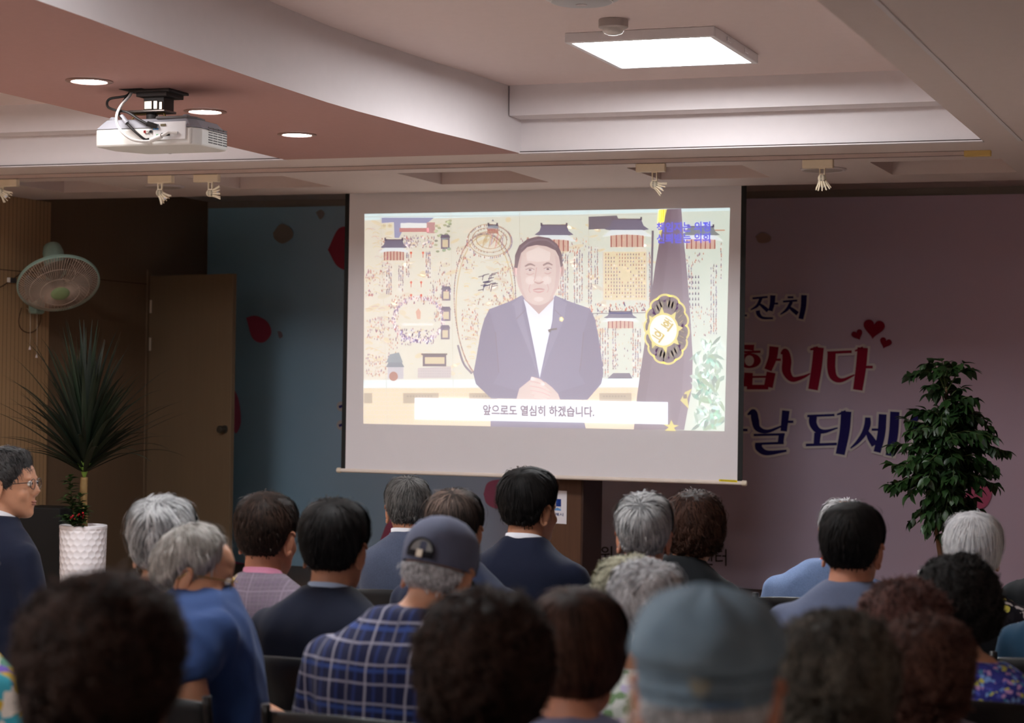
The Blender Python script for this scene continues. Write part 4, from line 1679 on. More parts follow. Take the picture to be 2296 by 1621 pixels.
pc_ = [onx(px, py, XL + .041) - Vector((XL + .035, fc.y, fc.z)) for px, py in ((48, 690), (42, 720), (48, 738), (64, 746), (80, 740), (90, 722), (92, 700))]
mb.tube(smoothpath(pc_, 6), .0035, 8)
mb.build('power_cord', paint('cord_brown', C(96, 70, 50), .6, bump=0), th, smooth='all')
# small clip with a white face on the panelling
wb = onx(20, 628, XL + .035)
th = thing('wall_clip', 'small dark clip with a white face on the slatted wall left of the fan', 'wall clip', (XL + .035, wb.y, wb.z))
mb = MB()
mb.box((.0, -.02, -.017), (.025, .055, .017))
mb.build('holder', M_pd, th, bevel=.003)
mb = MB()
mb.box((.001, -.0245, -.016), (.026, -.0205, .016))
mb.build('face', paint('clip_white', C(214, 206, 196), .4), th, bevel=.001)
mb = MB()
mb.tube(smoothpath([Vector((.006, .03, .0)), onx(34, 622, XL + .04) - Vector((XL + .035, wb.y, wb.z)), onx(48, 612, XL + .04) - Vector((XL + .035, wb.y, wb.z))], 5), .003, 6)
mb.tube(smoothpath([Vector((.006, -.01, -.01)), onx(8, 640, XL + .04) - Vector((XL + .035, wb.y, wb.z)), onx(-4, 646, XL + .04) - Vector((XL + .035, wb.y, wb.z))], 5), .003, 6)
mb.build('cable', paint('clip_cable', C(70, 52, 40), .6, bump=0), th, smooth='all')

# ================================================================== POTTED PLANTS
def leaf_mat(name, c0, c1, rough=.35):
    t = NT(name)
    oi = t.n('ShaderNodeAttribute')
    oi.attribute_name = 'tone'
    t.set(t.mix(oi.outputs['Fac'], c0, c1), rough, spec=.45)
    return t.m


def tone_attr(me, vals):
    a = me.attributes.new('tone', 'FLOAT', 'POINT')
    a.data.foreach_set('value', vals)


def hexpot(th, r0, r1, h, dim=.004, cells=26):
    """white pot with a hammered honeycomb of shallow dimples, r0 foot, r1 rim"""
    seg, rows = 260, 110
    vs, fs = [], []
    cw = 2 * PI / cells
    ch = cw * (r0 + r1) / 2 * .87
    for j in range(rows + 1):
        z = h * j / rows
        r = r0 + (r1 - r0) * (j / rows) ** .8
        rowf = z / ch
        for i in range(seg):
            a = 2 * PI * i / seg
            best = 9
            for rr in (math.floor(rowf), math.floor(rowf) + 1):
                off = .5 * (rr % 2)
                cc = (round(a / cw - off) + off) * cw
                d = math.hypot((a - cc) * (r0 + r1) / 2, z - rr * ch) / (cw * (r0 + r1) / 4)
                best = min(best, d)
            dd = dim * max(0, 1 - best * best * .8) if .02 < z < h - .018 else 0
            vs.append(((r - dd) * math.cos(a), (r - dd) * math.sin(a), z))
    for j in range(rows):
        for i in range(seg):
            i2 = (i + 1) % seg
            fs.append((j * seg + i, j * seg + i2, (j + 1) * seg + i2, (j + 1) * seg + i))
    mb = MB()
    mb.add(vs, fs)
    mb.lathe([(r1, h), (r1 - .004, h + .004), (r1 - .014, h + .003), (r1 - .016, h - .03), (r1 - .02, h - .06)], seg // 2, close=False)
    mb.lathe([(r0, .0), (.0005, .0)], seg // 2, close=False)
    mb.build('pot', paint('glazed_white', C(226, 222, 226), .25, bump=0, var=.01), th, smooth='all')
    mb = MB()
    mb.lathe([(r1 - .017, h - .028), (r1 * .5, h - .022), (.0005, h - .02)], 40, close=False)
    mb.build('soil', paint('soil', C(62, 46, 36), .95, var=.3, scale=60, bump=.6), th)


def blade_leaf(V, F, T, base, d, up, L, w, droop, tone, seg=7, fold=.25):
    """long strap leaf arching over"""
    o = len(V)
    p = Vector(base)
    d = Vector(d).normalized()
    for i in range(seg + 1):
        u = i / seg
        side = d.cross(Vector((0, 0, 1)))
        side = side.normalized() if side.length > 1e-4 else Vector((1, 0, 0))
        nrm = side.cross(d)
        ww = w * min(1, .55 + 2.2 * u) * (1 - max(0, (u - .35) / .65) ** 1.6)
        ww = max(ww, .0006)
        V += [p - side * ww + nrm * ww * fold, p.copy(), p + side * ww + nrm * ww * fold]
        T += [tone] * 3
        if i:
            a = o + (i - 1) * 3
            F += [(a, a + 1, a + 4, a + 3), (a + 1, a + 2, a + 5, a + 4)]
        p = p + d * (L / seg)
        d = (d + Vector((0, 0, -1)) * droop * (u + .15) / seg * 2).normalized()


def leaf_obj(name, V, F, T, mat, parent, xmin=None):
    if xmin is not None:
        for v in V:
            v.x = max(v.x, xmin + .02 * abs(v.z % .3))
    me = bpy.data.meshes.new(name)
    me.from_pydata([tuple(v) for v in V], [], F)
    tone_attr(me, T)
    o = link(name, me, mat, parent, smooth='all')
    return o


rr = random.Random(3)
# --- dragon tree by the left wall
pb = dep(187, 1178, 12.25)
hp = pb.z - ZSTAGE
th = thing('potted_dracaena', 'tall spiky-leaved plant in a white honeycomb pot by the left wall', 'potted plant', (pb.x, pb.y, ZSTAGE))
hexpot(th, .126, .141, hp, .005, 20)
tk = [dep(188, 1180, 12.25), dep(187, 1120, 12.25), dep(189, 1070, 12.25)]
tk = [p - Vector((pb.x, pb.y, ZSTAGE)) for p in tk]
tk[0].z = hp - .04
mb = MB()
q = smoothpath(tk, 8)
mb.tube(q, [.024 - .003 * (i / len(q)) + .0012 * (i % 2) for i in range(len(q))], 14)
mb.build('trunk', paint('dracaena_bark', C(140, 112, 72), .8, var=.2, scale=40, bump=.4), th, smooth='all')
V, F, T = [], [], []
tip = tk[-1]
for k in range(150):
    u = k / 150
    el = 1.50 - 1.02 * u ** 1.1 + rr.uniform(-.10, .10)
    az = k * 2.399 + rr.uniform(-.2, .2)
    L = rr.uniform(.52, .84) * (1 - .16 * u)
    base = tip + Vector((0, 0, .02 + .14 * (1 - u)))
    d = Vector((math.cos(az) * math.cos(el), math.sin(az) * math.cos(el), math.sin(el)))
    blade_leaf(V, F, T, base + d * .012, d, None, L, rr.uniform(.013, .020), rr.uniform(.25, 1.0), rr.random(), 9)
leaf_obj('foliage', V, F, T, leaf_mat('dracaena_leaf', C(12, 22, 13), C(25, 38, 21), .55), th, XL + .05 - pb.x)
V, F, T = [], [], []
for k in range(26):
    az = k * 2.399
    d = Vector((math.cos(az) * .45, math.sin(az) * .45, 1))
    blade_leaf(V, F, T, tip + Vector((0, 0, -.01)), d, None, .12, .012, .05, rr.random(), 4)
leaf_obj('leaf_bases', V, F, T, leaf_mat('dracaena_base', C(110, 150, 60), C(140, 170, 80)), th)
# the little berry shrub planted beside the trunk
org = Vector((pb.x, pb.y, ZSTAGE))
stems = [[(176, 1190), (166, 1150), (160, 1110), (157, 1070)], [(178, 1190), (172, 1150), (150, 1120)], [(180, 1190), (182, 1150), (178, 1112)], [(176, 1190), (186, 1165), (192, 1140)], [(174, 1190), (156, 1170), (142, 1160)]]
mb = MB()
V, F, T = [], [], []


def oval_leaf(V, F, T, p, d, up, L, w, tone, curl=.2):
    d = d.normalized()
    s = d.cross(up)
    s = s.normalized() if s.length > 1e-4 else Vector((1, 0, 0))
    n = s.cross(d)
    o = len(V)
    prof = [(0, .05), (.15, .55), (.35, .95), (.55, .9), (.78, .5), (1.0, .03)]
    for u, ww in prof:
        c = p + d * (L * u) - n * (L * curl * u * u)
        V += [c - s * (w * ww) + n * (w * ww * .35), c.copy(), c + s * (w * ww) + n * (w * ww * .35)]
        T += [tone, tone * .8, tone]
    for i in range(len(prof) - 1):
        a = o + i * 3
        F += [(a, a + 1, a + 4, a + 3), (a + 1, a + 2, a + 5, a + 4)]


for st_ in stems:
    P_ = [dep(px, py, 12.13) - org for px, py in st_]
    P_[0].z = hp - .03
    q = smoothpath(P_, 8)
    mb.tube(q, [.0045 * (1 - .6 * i / len(q)) + .001 for i in range(len(q))], 6)
    for i in range(4, len(q)):
        for _ in range(3):
            a = rr.uniform(0, 2 * PI)
            d = Vector((math.cos(a), math.sin(a), rr.uniform(.0, .7)))
            oval_leaf(V, F, T, q[i], d, Vector((0, 0, 1)), rr.uniform(.045, .07), rr.uniform(.011, .016), rr.random())
mb.build('shrub_stem', paint('shrub_stem', C(70, 62, 36), .7), th, smooth='all')
leaf_obj('shrub_leaves', V, F, T, leaf_mat('shrub_leaf', C(30, 54, 26), C(60, 88, 44)), th)
mb = MB()
for k in range(15):
    mb.ball(dep(rr.uniform(155, 188), rr.uniform(1150, 1164), 12.07 + rr.uniform(0, .06)) - org, .006, 10, 8)
mb.build('berries', paint('red_berry', C(150, 18, 30), .25, bump=0), th, smooth='all')

# --- leafy tree at the right of the stage
tb = dep(2118, 1260, 11.6)
th = thing('potted_tree', 'leafy dark green indoor tree in front of the pink end of the banner', 'potted plant', (tb.x, tb.y, ZSTAGE))
org = Vector((tb.x, tb.y, ZSTAGE))
hexpot(th, .13, .15, .46)
TD = 11.6
trunk = [[(2118, 1330), (2112, 1260), (2104, 1215), (2098, 1180)], [(2120, 1330), (2120, 1230), (2126, 1180), (2130, 1120), (2128, 1040)], [(2130, 1120), (2122, 1000), (2120, 920), (2122, 868)]]
mb = MB()
for i, tk in enumerate(trunk):
    P_ = [dep(px, py, TD) - org for px, py in tk]
    if i < 2:
        P_[0] = Vector((0.01 * i, 0, .42))
    q = smoothpath(P_, 8)
    r0 = (.022, .024, .012)[i]
    mb.tube(q, [r0 * (1 - .55 * k / len(q)) for k in range(len(q))], 10)
mb.build('trunk', paint('tree_bark', C(112, 80, 58), .8, var=.2, scale=30, bump=.4), th, smooth='all')
bm_ = MB()
V, F, T = [], [], []
# (tip px, root px on the trunk, depth spread)
rows = [(826, 2042, 2178, 8, 868), (885, 2072, 2190, 9, 905), (910, 2084, 2182, 9, 930), (935, 2040, 2236, 14, 965), (962, 2034, 2244, 15, 990), (992, 2030, 2240, 16, 1015),
        (1022, 1996, 2254, 17, 1040), (1052, 1994, 2240, 16, 1065), (1078, 2010, 2246, 14, 1085), (1104, 1978, 2206, 12, 1100), (1130, 2064, 2204, 10, 1120), (1165, 2040, 2196, 8, 1130), (1190, 2082, 2150, 5, 1150)]
for yy, xa, xb, cnt, ry in rows:
    for k in range(cnt):
        u = min(1, max(0, (k + rr.uniform(-.2, 1.2)) / cnt))
        px = xa + (xb - xa) * u
        half = (xb - xa) / 2 / FPX * TD
        fr = abs(u - .5) * 2
        if 0 < k < cnt - 1:
            px += (rr.random() ** 2) * (2120 - px) * .7
        dd = rr.uniform(-1, 1) * half * math.sqrt(max(.05, 1 - fr * fr))
        tipp = dep(px, yy + rr.uniform(-26, 26) * (.4 if cnt < 8 else 1), TD + dd) - org
        root = dep(2123 + rr.uniform(-4, 4), ry + rr.uniform(-14, 14), TD) - org
        mid = root.lerp(tipp, .55) + Vector((rr.uniform(-.02, .02), rr.uniform(-.02, .02), rr.uniform(.01, .07)))
        q = smoothpath([root, mid, tipp], 6)
        bm_.tube(q, [.004 * (1 - .75 * i / len(q)) + .0007 for i in range(len(q))], 5)
        L = (tipp - root).length
        nl = max(5, int(L / .026))
        for j in range(nl):
            w = .30 + .70 * j / (nl - 1)
            ii = min(len(q) - 2, int(w * (len(q) - 1)))
            p = q[ii].lerp(q[ii + 1], w * (len(q) - 1) - ii)
            dr = (q[ii + 1] - q[ii]).normalized()
            for s in (-1, 1):
                sd = dr.cross(Vector((0, 0, 1))).normalized() * s
                d = (sd * rr.uniform(.4, 1) + dr * rr.uniform(.2, .8) + Vector((0, 0, rr.uniform(-.9, .25)))).normalized()
                oval_leaf(V, F, T, p + d * .006, d, Vector((rr.uniform(-.6, .6), rr.uniform(-.6, .6), 1)), rr.uniform(.050, .082), rr.uniform(.016, .025), rr.random(), .28)
        oval_leaf(V, F, T, q[-1], (q[-1] - q[-2]), Vector((0, 0, 1)), .07, .02, rr.random(), .28)
bm_.build('twig', paint('tree_twig', C(64, 76, 40), .7), th, smooth='all')
leaf_obj('foliage', V, F, T, leaf_mat('tree_leaf', C(20, 40, 18), C(40, 68, 29), .42), th)

# --- black cabinet on the stage edge beside the pot
cb = dep(118, 1136, 12.5)
th = thing('loudspeaker', 'low black loudspeaker cabinet on the stage left of the white pot', 'loudspeaker', (cb.x, cb.y, ZSTAGE))
mb = MB()
mb.box((-.16, -.12, 0), (.13, .12, cb.z - ZSTAGE))
mb.build('cabinet', paint('black_cabinet', C(13, 12, 13), .7), th, bevel=.008)
mb = MB()
mb.box((.1302, -.10, .03), (.137, .10, cb.z - ZSTAGE - .03))
mb.build('grille', paint('black_cloth', C(10, 10, 10), .9, scale=200), th, bevel=.003)
# ================================================================== PEOPLE: builders
from mathutils import noise as mnoise


def fuse(mb, voxel, smooth=4, name='m'):
    """one continuous surface out of overlapping closed shapes"""
    me = mb.mesh(name)
    ob = bpy.data.objects.new('fuse', me)
    COL.objects.link(ob)
    r = ob.modifiers.new('r', 'REMESH')
    r.mode = 'VOXEL'
    r.voxel_size = voxel
    if smooth:
        s = ob.modifiers.new('s', 'SMOOTH')
        s.factor = .5
        s.iterations = smooth
    bpy.context.view_layer.update()
    out = bpy.data.meshes.new_from_object(ob.evaluated_get(bpy.context.evaluated_depsgraph_get()))
    bpy.data.objects.remove(ob)
    bpy.data.meshes.remove(me)
    return out


def np_verts(me):
    a = np.empty(len(me.vertices) * 3)
    me.vertices.foreach_get('co', a)
    return a.reshape(-1, 3)


def wrinkle(me, amp, scale, seed, aniso=(1, 1, 1)):
    """cloth folds: push vertices along their normals by layered noise"""
    n = len(me.vertices)
    co = np_verts(me)
    no = np.empty(n * 3)
    me.vertices.foreach_get('normal', no)
    no = no.reshape(-1, 3)
    d = np.empty(n)
    for i in range(n):
        p = Vector((co[i, 0] * aniso[0], co[i, 1] * aniso[1], co[i, 2] * aniso[2])) * scale + Vector((seed * 3.1, seed, 0))
        a = mnoise.noise(p)
        d[i] = (1 - abs(a) * 2.2) * .6 + mnoise.noise(p * 2.3) * .4
    co += no * (d * amp)[:, None]
    me.vertices.foreach_set('co', co.ravel())
    me.update()


HEAD = [(-.118, .020, .082, .045), (-.105, .038, .090, .020), (-.085, .052, .092, -.010), (-.060, .060, .093, -.045), (-.030, .066, .094, -.078), (0.0, .071, .096, -.094),
        (.030, .075, .098, -.101), (.060, .074, .094, -.100), (.085, .066, .078, -.088), (.103, .050, .052, -.066), (.114, .028, .022, -.036), (.1185, .004, -.004, -.012)]


def head_shape(mb, M, female=False):
    seg = 28
    vs, fs = [], []
    for z, w, f, b in HEAD:
        cy = (f + b) / 2
        h = (f - b) / 2
        for k in range(seg):
            t = 2 * PI * k / seg
            c, s = math.cos(t), math.sin(t)
            e = 2 / 2.25
            x = w * (abs(c) ** e) * (1 if c >= 0 else -1)
            y = cy + h * (abs(s) ** e) * (1 if s >= 0 else -1)
            vs.append(M @ Vector((x, y, z)))
    n = len(HEAD)
    for i in range(n - 1):
        for k in range(seg):
            k2 = (k + 1) % seg
            fs.append((i * seg + k, i * seg + k2, (i + 1) * seg + k2, (i + 1) * seg + k))
    fs.append(tuple(range(seg - 1, -1, -1)))
    fs.append(tuple((n - 1) * seg + k for k in range(seg)))
    mb.add(vs, fs)
    # nose, brows, cheeks, lips, chin
    mb.tube([M @ Vector(p) for p in ((0, .088, .025), (0, .104, -.005), (0, .112, -.026))], [.009, .010, .014], 10)
    for s in (-1, 1):
        mb.ball(M @ Vector((s * .013, .100, -.028)), .010, 10, 8)
        mb.ball(M @ Vector((s * .030, .086, .030)), (.024, .012, .008), 10, 8, M.to_3x3().to_4x4())
        mb.ball(M @ Vector((s * .042, .066, -.030)), (.022, .024, .026), 10, 8, M.to_3x3().to_4x4())
    mb.ball(M @ Vector((0, .092, -.056)), (.024, .010, .007), 12, 8, M.to_3x3().to_4x4())
    mb.ball(M @ Vector((0, .090, -.067)), (.021, .011, .008), 12, 8, M.to_3x3().to_4x4())
    mb.ball(M @ Vector((0, .080, -.098)), (.022, .016, .016), 12, 8, M.to_3x3().to_4x4())


def head_bvh():
    mb = MB()
    head_shape(mb, Matrix.Identity(4))
    me = fuse(mb, .006, 3)
    bm = bmesh.new()
    bm.from_mesh(me)
    t = BVHTree.FromBMesh(bm)
    bm.free()
    return t


_HB = head_bvh()
NAZ, NEL = 72, 44                              # grid of head directions
_az = np.linspace(-PI, PI, NAZ + 1)
_el = np.radians(np.linspace(-75, 90, NEL + 1))
BASE = np.zeros((NEL + 1, NAZ + 1))
for _j in range(NEL + 1):
    for _i in range(NAZ + 1):
        d = Vector((math.sin(_az[_i]) * math.cos(_el[_j]), math.cos(_az[_i]) * math.cos(_el[_j]), math.sin(_el[_j])))
        hit = _HB.ray_cast(d * .4, -d, 1)
        BASE[_j, _i] = hit[0].length if hit[0] is not None else .09
AZG, ELG = np.meshgrid(_az, _el)


def interp(tab, a):
    x = [p[0] for p in tab]
    y = [p[1] for p in tab]
    return np.interp(a, x, y)


HAIRLINES = {
    'man': [(0, 44), (35, 40), (55, 22), (72, 2), (82, -4), (90, 6), (102, 4), (114, -16), (128, -34), (150, -43), (180, -45)],
    'receded': [(0, 62), (35, 58), (50, 34), (70, 8), (82, -4), (90, 6), (102, 4), (114, -16), (128, -34), (150, -43), (180, -45)],
    'woman': [(0, 34), (35, 28), (55, 8), (70, -20), (90, -34), (115, -46), (150, -54), (180, -56)],
    'bob': [(0, 34), (35, 26), (55, 0), (70, -35), (90, -50), (115, -60), (150, -64), (180, -65)],
}


def d2ae(D):
    return np.arctan2(D[:, 0], D[:, 1]), np.arcsin(np.clip(D[:, 2], -1, 1))


def gridlook(G, az, el):
    u = (az + PI) / (2 * PI) * NAZ
    v = (np.degrees(el) + 75) / 165 * NEL
    u = np.clip(u, 0, NAZ - 1e-6)
    v = np.clip(v, 0, NEL - 1e-6)
    i, j = u.astype(int), v.astype(int)
    fu, fv = u - i, v - j
    return G[j, i] * (1 - fu) * (1 - fv) + G[j, i + 1] * fu * (1 - fv) + G[j + 1, i] * (1 - fu) * fv + G[j + 1, i + 1] * fu * fv


def hair_material(name, c0, c1, rough=.55):
    t = NT(name)
    a = t.n('ShaderNodeAttribute')
    a.attribute_name = 'tone'
    t.set(t.mix(a.outputs['Fac'], c0, c1), max(rough, .62), spec=.14)
    return t.m


def make_hair(M, mat, parent, line='man', top=.022, side=.014, nape=.006, bald=None, n=2600, slen=.05, curl=0.0, lump=0.0, lumpf=5.0, whorl=(170, 62), gravity=.35, part=None, width=.0015, fly=.05, seed=1, tonepatch=.5, asym=0.0, maxel=None, crown=None, tbase=1.0):
    rg = np.random.default_rng(seed)
    A = np.degrees(np.abs(AZG))
    E = np.degrees(ELG)
    lo = interp(HAIRLINES[line], A)
    up = np.clip((E - lo) / 22.0, 0, 1)        # 0 at the hairline, 1 well inside
    sm = up * up * (3 - 2 * up)
    tp = np.clip((E + 5) / 60, 0, 1)
    th = (side * (1 - tp) + top * tp)
    low = np.clip((-E - 8) / 34, 0, 1)
    th = th * (1 - low) + nape * low
    th = th * sm + .0015
    D = np.stack([np.sin(AZG) * np.cos(ELG), np.cos(AZG) * np.cos(ELG), np.sin(ELG)], -1)
    if lump:
        L = np.zeros_like(th)
        for j in range(th.shape[0]):
            for i in range(th.shape[1]):
                p = Vector(D[j, i]) * lumpf + Vector((seed * 1.7, seed * .9, 0))
                L[j, i] = mnoise.noise(p) + .5 * mnoise.noise(p * 2.1)
        L[:, -1] = L[:, 0]
        th = th + lump * L * sm
    if asym:
        th = th * (1 + asym * D[..., 0])
    if bald is not None:
        ba, be, br = bald
        ba, be = math.radians(ba), math.radians(be)
        bd = np.array([math.sin(ba) * math.cos(be), math.cos(ba) * math.cos(be), math.sin(be)])
        ang = np.degrees(np.arccos(np.clip(D @ bd, -1, 1)))
        for j in range(ang.shape[0]):
            for i in range(ang.shape[1]):
                ang[j, i] += br * .55 * mnoise.noise(Vector(D[j, i]) * 9 + Vector((seed, 3, 0)))
        ang[:, -1] = ang[:, 0]
        bf = np.clip((ang - br * .25) / (br * 2.0), 0, 1)
        bf = bf * bf * (3 - 2 * bf)
        th = th * bf - .0022 * (1 - np.clip(bf * 5, 0, 1))
    else:
        bf = np.ones_like(th)
    th[E < lo - 1] = -.004
    if maxel is not None:
        th = np.where(E > maxel, -.004, th)
    R = BASE + th
    # ---- scalp shell
    keep = (E >= lo - 6)
    vs = (D * R[..., None]).reshape(-1, 3)
    idx = np.arange((NEL + 1) * (NAZ + 1)).reshape(NEL + 1, NAZ + 1)
    F = []
    for j in range(NEL):
        for i in range(NAZ):
            if keep[j, i] and keep[j, i + 1] and keep[j + 1, i] and keep[j + 1, i + 1]:
                i2 = i + 1
                F.append((idx[j, i], idx[j, i2], idx[j + 1, i2], idx[j + 1, i]))
    tone = [.12] * len(vs)
    V = [vs]
    base_n = len(vs)
    # ---- strands
    Z = rg.normal(size=(n * 4, 3))
    Z /= np.linalg.norm(Z, axis=1)[:, None]
    az, el = d2ae(Z)
    ok = (np.degrees(el) > interp(HAIRLINES[line], np.degrees(np.abs(az))) - 1) & (np.degrees(el) > -72)
    dens = gridlook(bf, az, el)
    if maxel is not None:
        ok &= np.degrees(el) < maxel
    ok &= rg.random(len(az)) < .5 + .5 * dens
    Z = Z[ok][:n]
    m = len(Z)
    wa, we = math.radians(whorl[0]), math.radians(whorl[1])
    wd = np.array([math.sin(wa) * math.cos(we), math.cos(wa) * math.cos(we), math.sin(we)])
    steps = 7
    P = Z.copy()
    ln = slen * rg.uniform(.6, 1.25, m)
    az, el = d2ae(P)
    topf = np.clip((np.degrees(el) + 40) / 80, .3, 1)
    ln = ln * topf
    lift0 = rg.uniform(-.001, .0035, m)
    flym = rg.random(m) < fly
    lift0 = lift0 + flym * rg.uniform(.001, .006, m)
    ph = rg.uniform(0, 2 * PI, m)
    jit = rg.normal(size=(m, 3)) * (.16 + curl * .35)
    pts = []
    sides = []
    for s in range(steps):
        az, el = d2ae(P)
        r = gridlook(R, az, el)
        fl = P - wd
        fl = fl - P * (fl * P).sum(1)[:, None]
        fl /= np.linalg.norm(fl, axis=1)[:, None] + 1e-6
        g = np.array([0, 0, -1.0]) - P * (P @ np.array([0, 0, -1.0]))[:, None]
        T = fl + gravity * g + jit
        if part is not None:
            T = T + np.stack([np.sign(P[:, 0] - part) * .9 * np.clip(P[:, 2], 0, 1), np.zeros(m), np.zeros(m)], 1)
        T = T - P * (T * P).sum(1)[:, None]
        T /= np.linalg.norm(T, axis=1)[:, None] + 1e-6
        u = s / (steps - 1)
        lift = lift0 * (1 + flym * u * 1.2) + .0015 * math.sin(u * PI) - .002 * u
        S = np.cross(T, P)
        off = np.zeros((m, 3))
        if curl:
            w = 2 * PI * 1.6 * u
            off = P * (np.sin(w + ph) * curl * .006 + curl * .001)[:, None] + S * (np.cos(w + ph) * curl * .009)[:, None]
        pts.append(P * (r + lift)[:, None] + off)
        sides.append(S)
        Pn = P + T * (ln / (steps - 1) / r)[:, None]
        P = Pn / np.linalg.norm(Pn, axis=1)[:, None]
    tn = rg.random(m)
    pn = np.array([mnoise.noise(Vector(z) * 4.2 + Vector((seed, 0, 0))) for z in Z])
    tn = np.clip((1 - tonepatch) * tn + tonepatch * (.5 + .9 * pn), 0, 1)
    tn = tn * tbase
    if crown is not None:
        ca, ce = math.radians(crown[0]), math.radians(crown[1])
        cd = np.array([math.sin(ca) * math.cos(ce), math.cos(ca) * math.cos(ce), math.sin(ce)])
        an = np.degrees(np.arccos(np.clip(Z @ cd, -1, 1)))
        tn = tn + crown[3] * np.exp(-(an / crown[2]) ** 2) * rg.random(m)
    wprof = [.7, 1, 1, 1, .8, .55, .12]
    sv = np.empty((m, steps, 2, 3))
    for s in range(steps):
        sv[:, s, 0] = pts[s] - sides[s] * (width * wprof[s])
        sv[:, s, 1] = pts[s] + sides[s] * (width * wprof[s])
    V.append(sv.reshape(-1, 3))
    tone = np.concatenate([np.array(tone), np.repeat(tn, steps * 2)])
    b = base_n + np.arange(m)[:, None] * (steps * 2)
    q = []
    for s in range(steps - 1):
        q.append(np.stack([b[:, 0] + 2 * s, b[:, 0] + 2 * s + 1, b[:, 0] + 2 * s + 3, b[:, 0] + 2 * s + 2], 1))
    FA = np.concatenate([np.array(F, dtype=np.int64).reshape(-1, 4)] + q)
    VA = np.concatenate(V)
    M4 = np.array(M)
    VA = VA @ M4[:3, :3].T + M4[:3, 3]
    me = bpy.data.meshes.new('hair')
    me.vertices.add(len(VA))
    me.vertices.foreach_set('co', VA.astype(np.float32).ravel())
    me.loops.add(FA.size)
    me.loops.foreach_set('vertex_index', FA.astype(np.int32).ravel())
    me.polygons.add(len(FA))
    me.polygons.foreach_set('loop_start', np.arange(0, FA.size, 4, dtype=np.int32))
    me.update(calc_edges=True)
    me.validate()
    tone_attr(me, tone.astype(np.float32))
    return link('hair', me, mat, parent, smooth='all')


def skin_mat(name, c, red=.5):
    t = NT(name)
    v = t.coord()
    n = t.noise(v, 26, 4)
    n2 = t.noise(v, 160, 3)
    col = t.mix(n, C(*[x * .9 for x in c]), C(*[min(255, x * 1.06) for x in c]))
    t.set(col, .5, spec=.35)
    t.b.inputs['Subsurface Weight'].default_value = .12
    t.b.inputs['Subsurface Radius'].default_value = (.012, .005, .003)
    t.bump(n2, .12, .002)
    return t.m


SKIN = [skin_mat('skin_warm', (196, 142, 112)), skin_mat('skin_tan', (178, 124, 95)), skin_mat('skin_ruddy', (192, 130, 102))]
M_eyew = paint('eye_white', C(226, 222, 216), .2, bump=0)
M_iris = paint('eye_dark', C(40, 28, 22), .15, bump=0)
M_lip = paint('lip', C(150, 98, 84), .5, bump=0)
M_shoe = paint('black_shoe_leather', C(30, 26, 24), .35)


def cloth(name, c, var=.12, rough=.85, fine=260, bump=.25):
    t = NT(name)
    v = t.coord()
    n = t.noise(v, 14, 3)
    f = t.noise(v, fine, 2)
    k = t.math('MULTIPLY_ADD', f, .6, t.math('MULTIPLY', n, .4))
    t.set(t.mix(k, C(*[x * (1 - var) for x in c]), C(*[min(255, x * (1 + var)) for x in c])), rough, spec=.2)
    t.b.inputs['Sheen Weight'].default_value = .05
    t.bump(f, bump, .002)
    return t.m


def bands(t, s, period, lo, hi):
    fr = t.math('FRACT', t.math('DIVIDE', t.math('ADD', s, 5.0), period))
    return t.math('MULTIPLY', t.math('GREATER_THAN', fr, lo), t.math('LESS_THAN', fr, hi))


def check_cloth(name, base, lines, rough=.8, noise=.10):
    """woven checks: lines = (axis, period, from, to, colour, strength)"""
    t = NT(name)
    v = t.coord()
    w = t.noise(v, 7, 2)
    nd = t.n('ShaderNodeVectorMath', operation='SCALE')
    s = list(t.sep(v))
    wob = t.math('MULTIPLY', t.math('SUBTRACT', w, .5), .016)
    s = [t.math('ADD', q, wob) for q in s]
    col = t.mix(t.noise(v, 90, 2), C(*[x * (1 - noise) for x in base]), C(*[x * (1 + noise) for x in base]))
    for ax, per, a, b, c, k in lines:
        m = bands(t, s[ax], per, a, b)
        col = t.mix(t.math('MULTIPLY', m, k), col, C(*c))
    t.set(col, rough, spec=.15)
    t.b.inputs['Sheen Weight'].default_value = .1
    t.bump(t.noise(v, 300, 2), .2, .002)
    return t.m


def print_cloth(name, base, cols, scale=34, cover=.55, dist=1.0):
    """scattered blotches of several colours on a plain ground"""
    t = NT(name)
    v = t.coord()
    wv = t.n('ShaderNodeTexNoise')
    t.l(v, wv.inputs['Vector'])
    wv.inputs['Scale'].default_value = scale * .8
    add = t.n('ShaderNodeVectorMath', operation='MULTIPLY_ADD')
    t.l(wv.outputs['Color'], add.inputs[0])
    add.inputs[1].default_value = (dist / scale,) * 3
    t.l(v, add.inputs[2])
    vo = t.n('ShaderNodeTexVoronoi')
    vo.inputs['Scale'].default_value = scale
    t.l(add.outputs[0], vo.inputs['Vector'])
    hue = t.sep(vo.outputs['Color'])[0]
    stops = [(i / len(cols), C(*c)) for i, c in enumerate(cols)]
    pc = t.ramp(hue, stops, 'CONSTANT')
    m = t.math('LESS_THAN', vo.outputs['Distance'], cover)
    t.set(t.mix(m, C(*base), pc), .8, spec=.15)
    t.bump(t.noise(v, 260, 2), .15, .002)
    return t.m


TORSO = [(.468, .160, .118, 0), (.53, .178, .132, .0), (.62, .168, .125, .0), (.72, .170, .122, .0), (.82, .180, .122, -.004), (.90, .190, .118, -.010), (.955, .196, .108, -.016), (.99, .184, .096, -.018), (1.02, .150, .082, -.018), (1.05, .112, .071, -.015), (1.078, .080, .062, -.010), (1.10, .062, .056, -.004)]


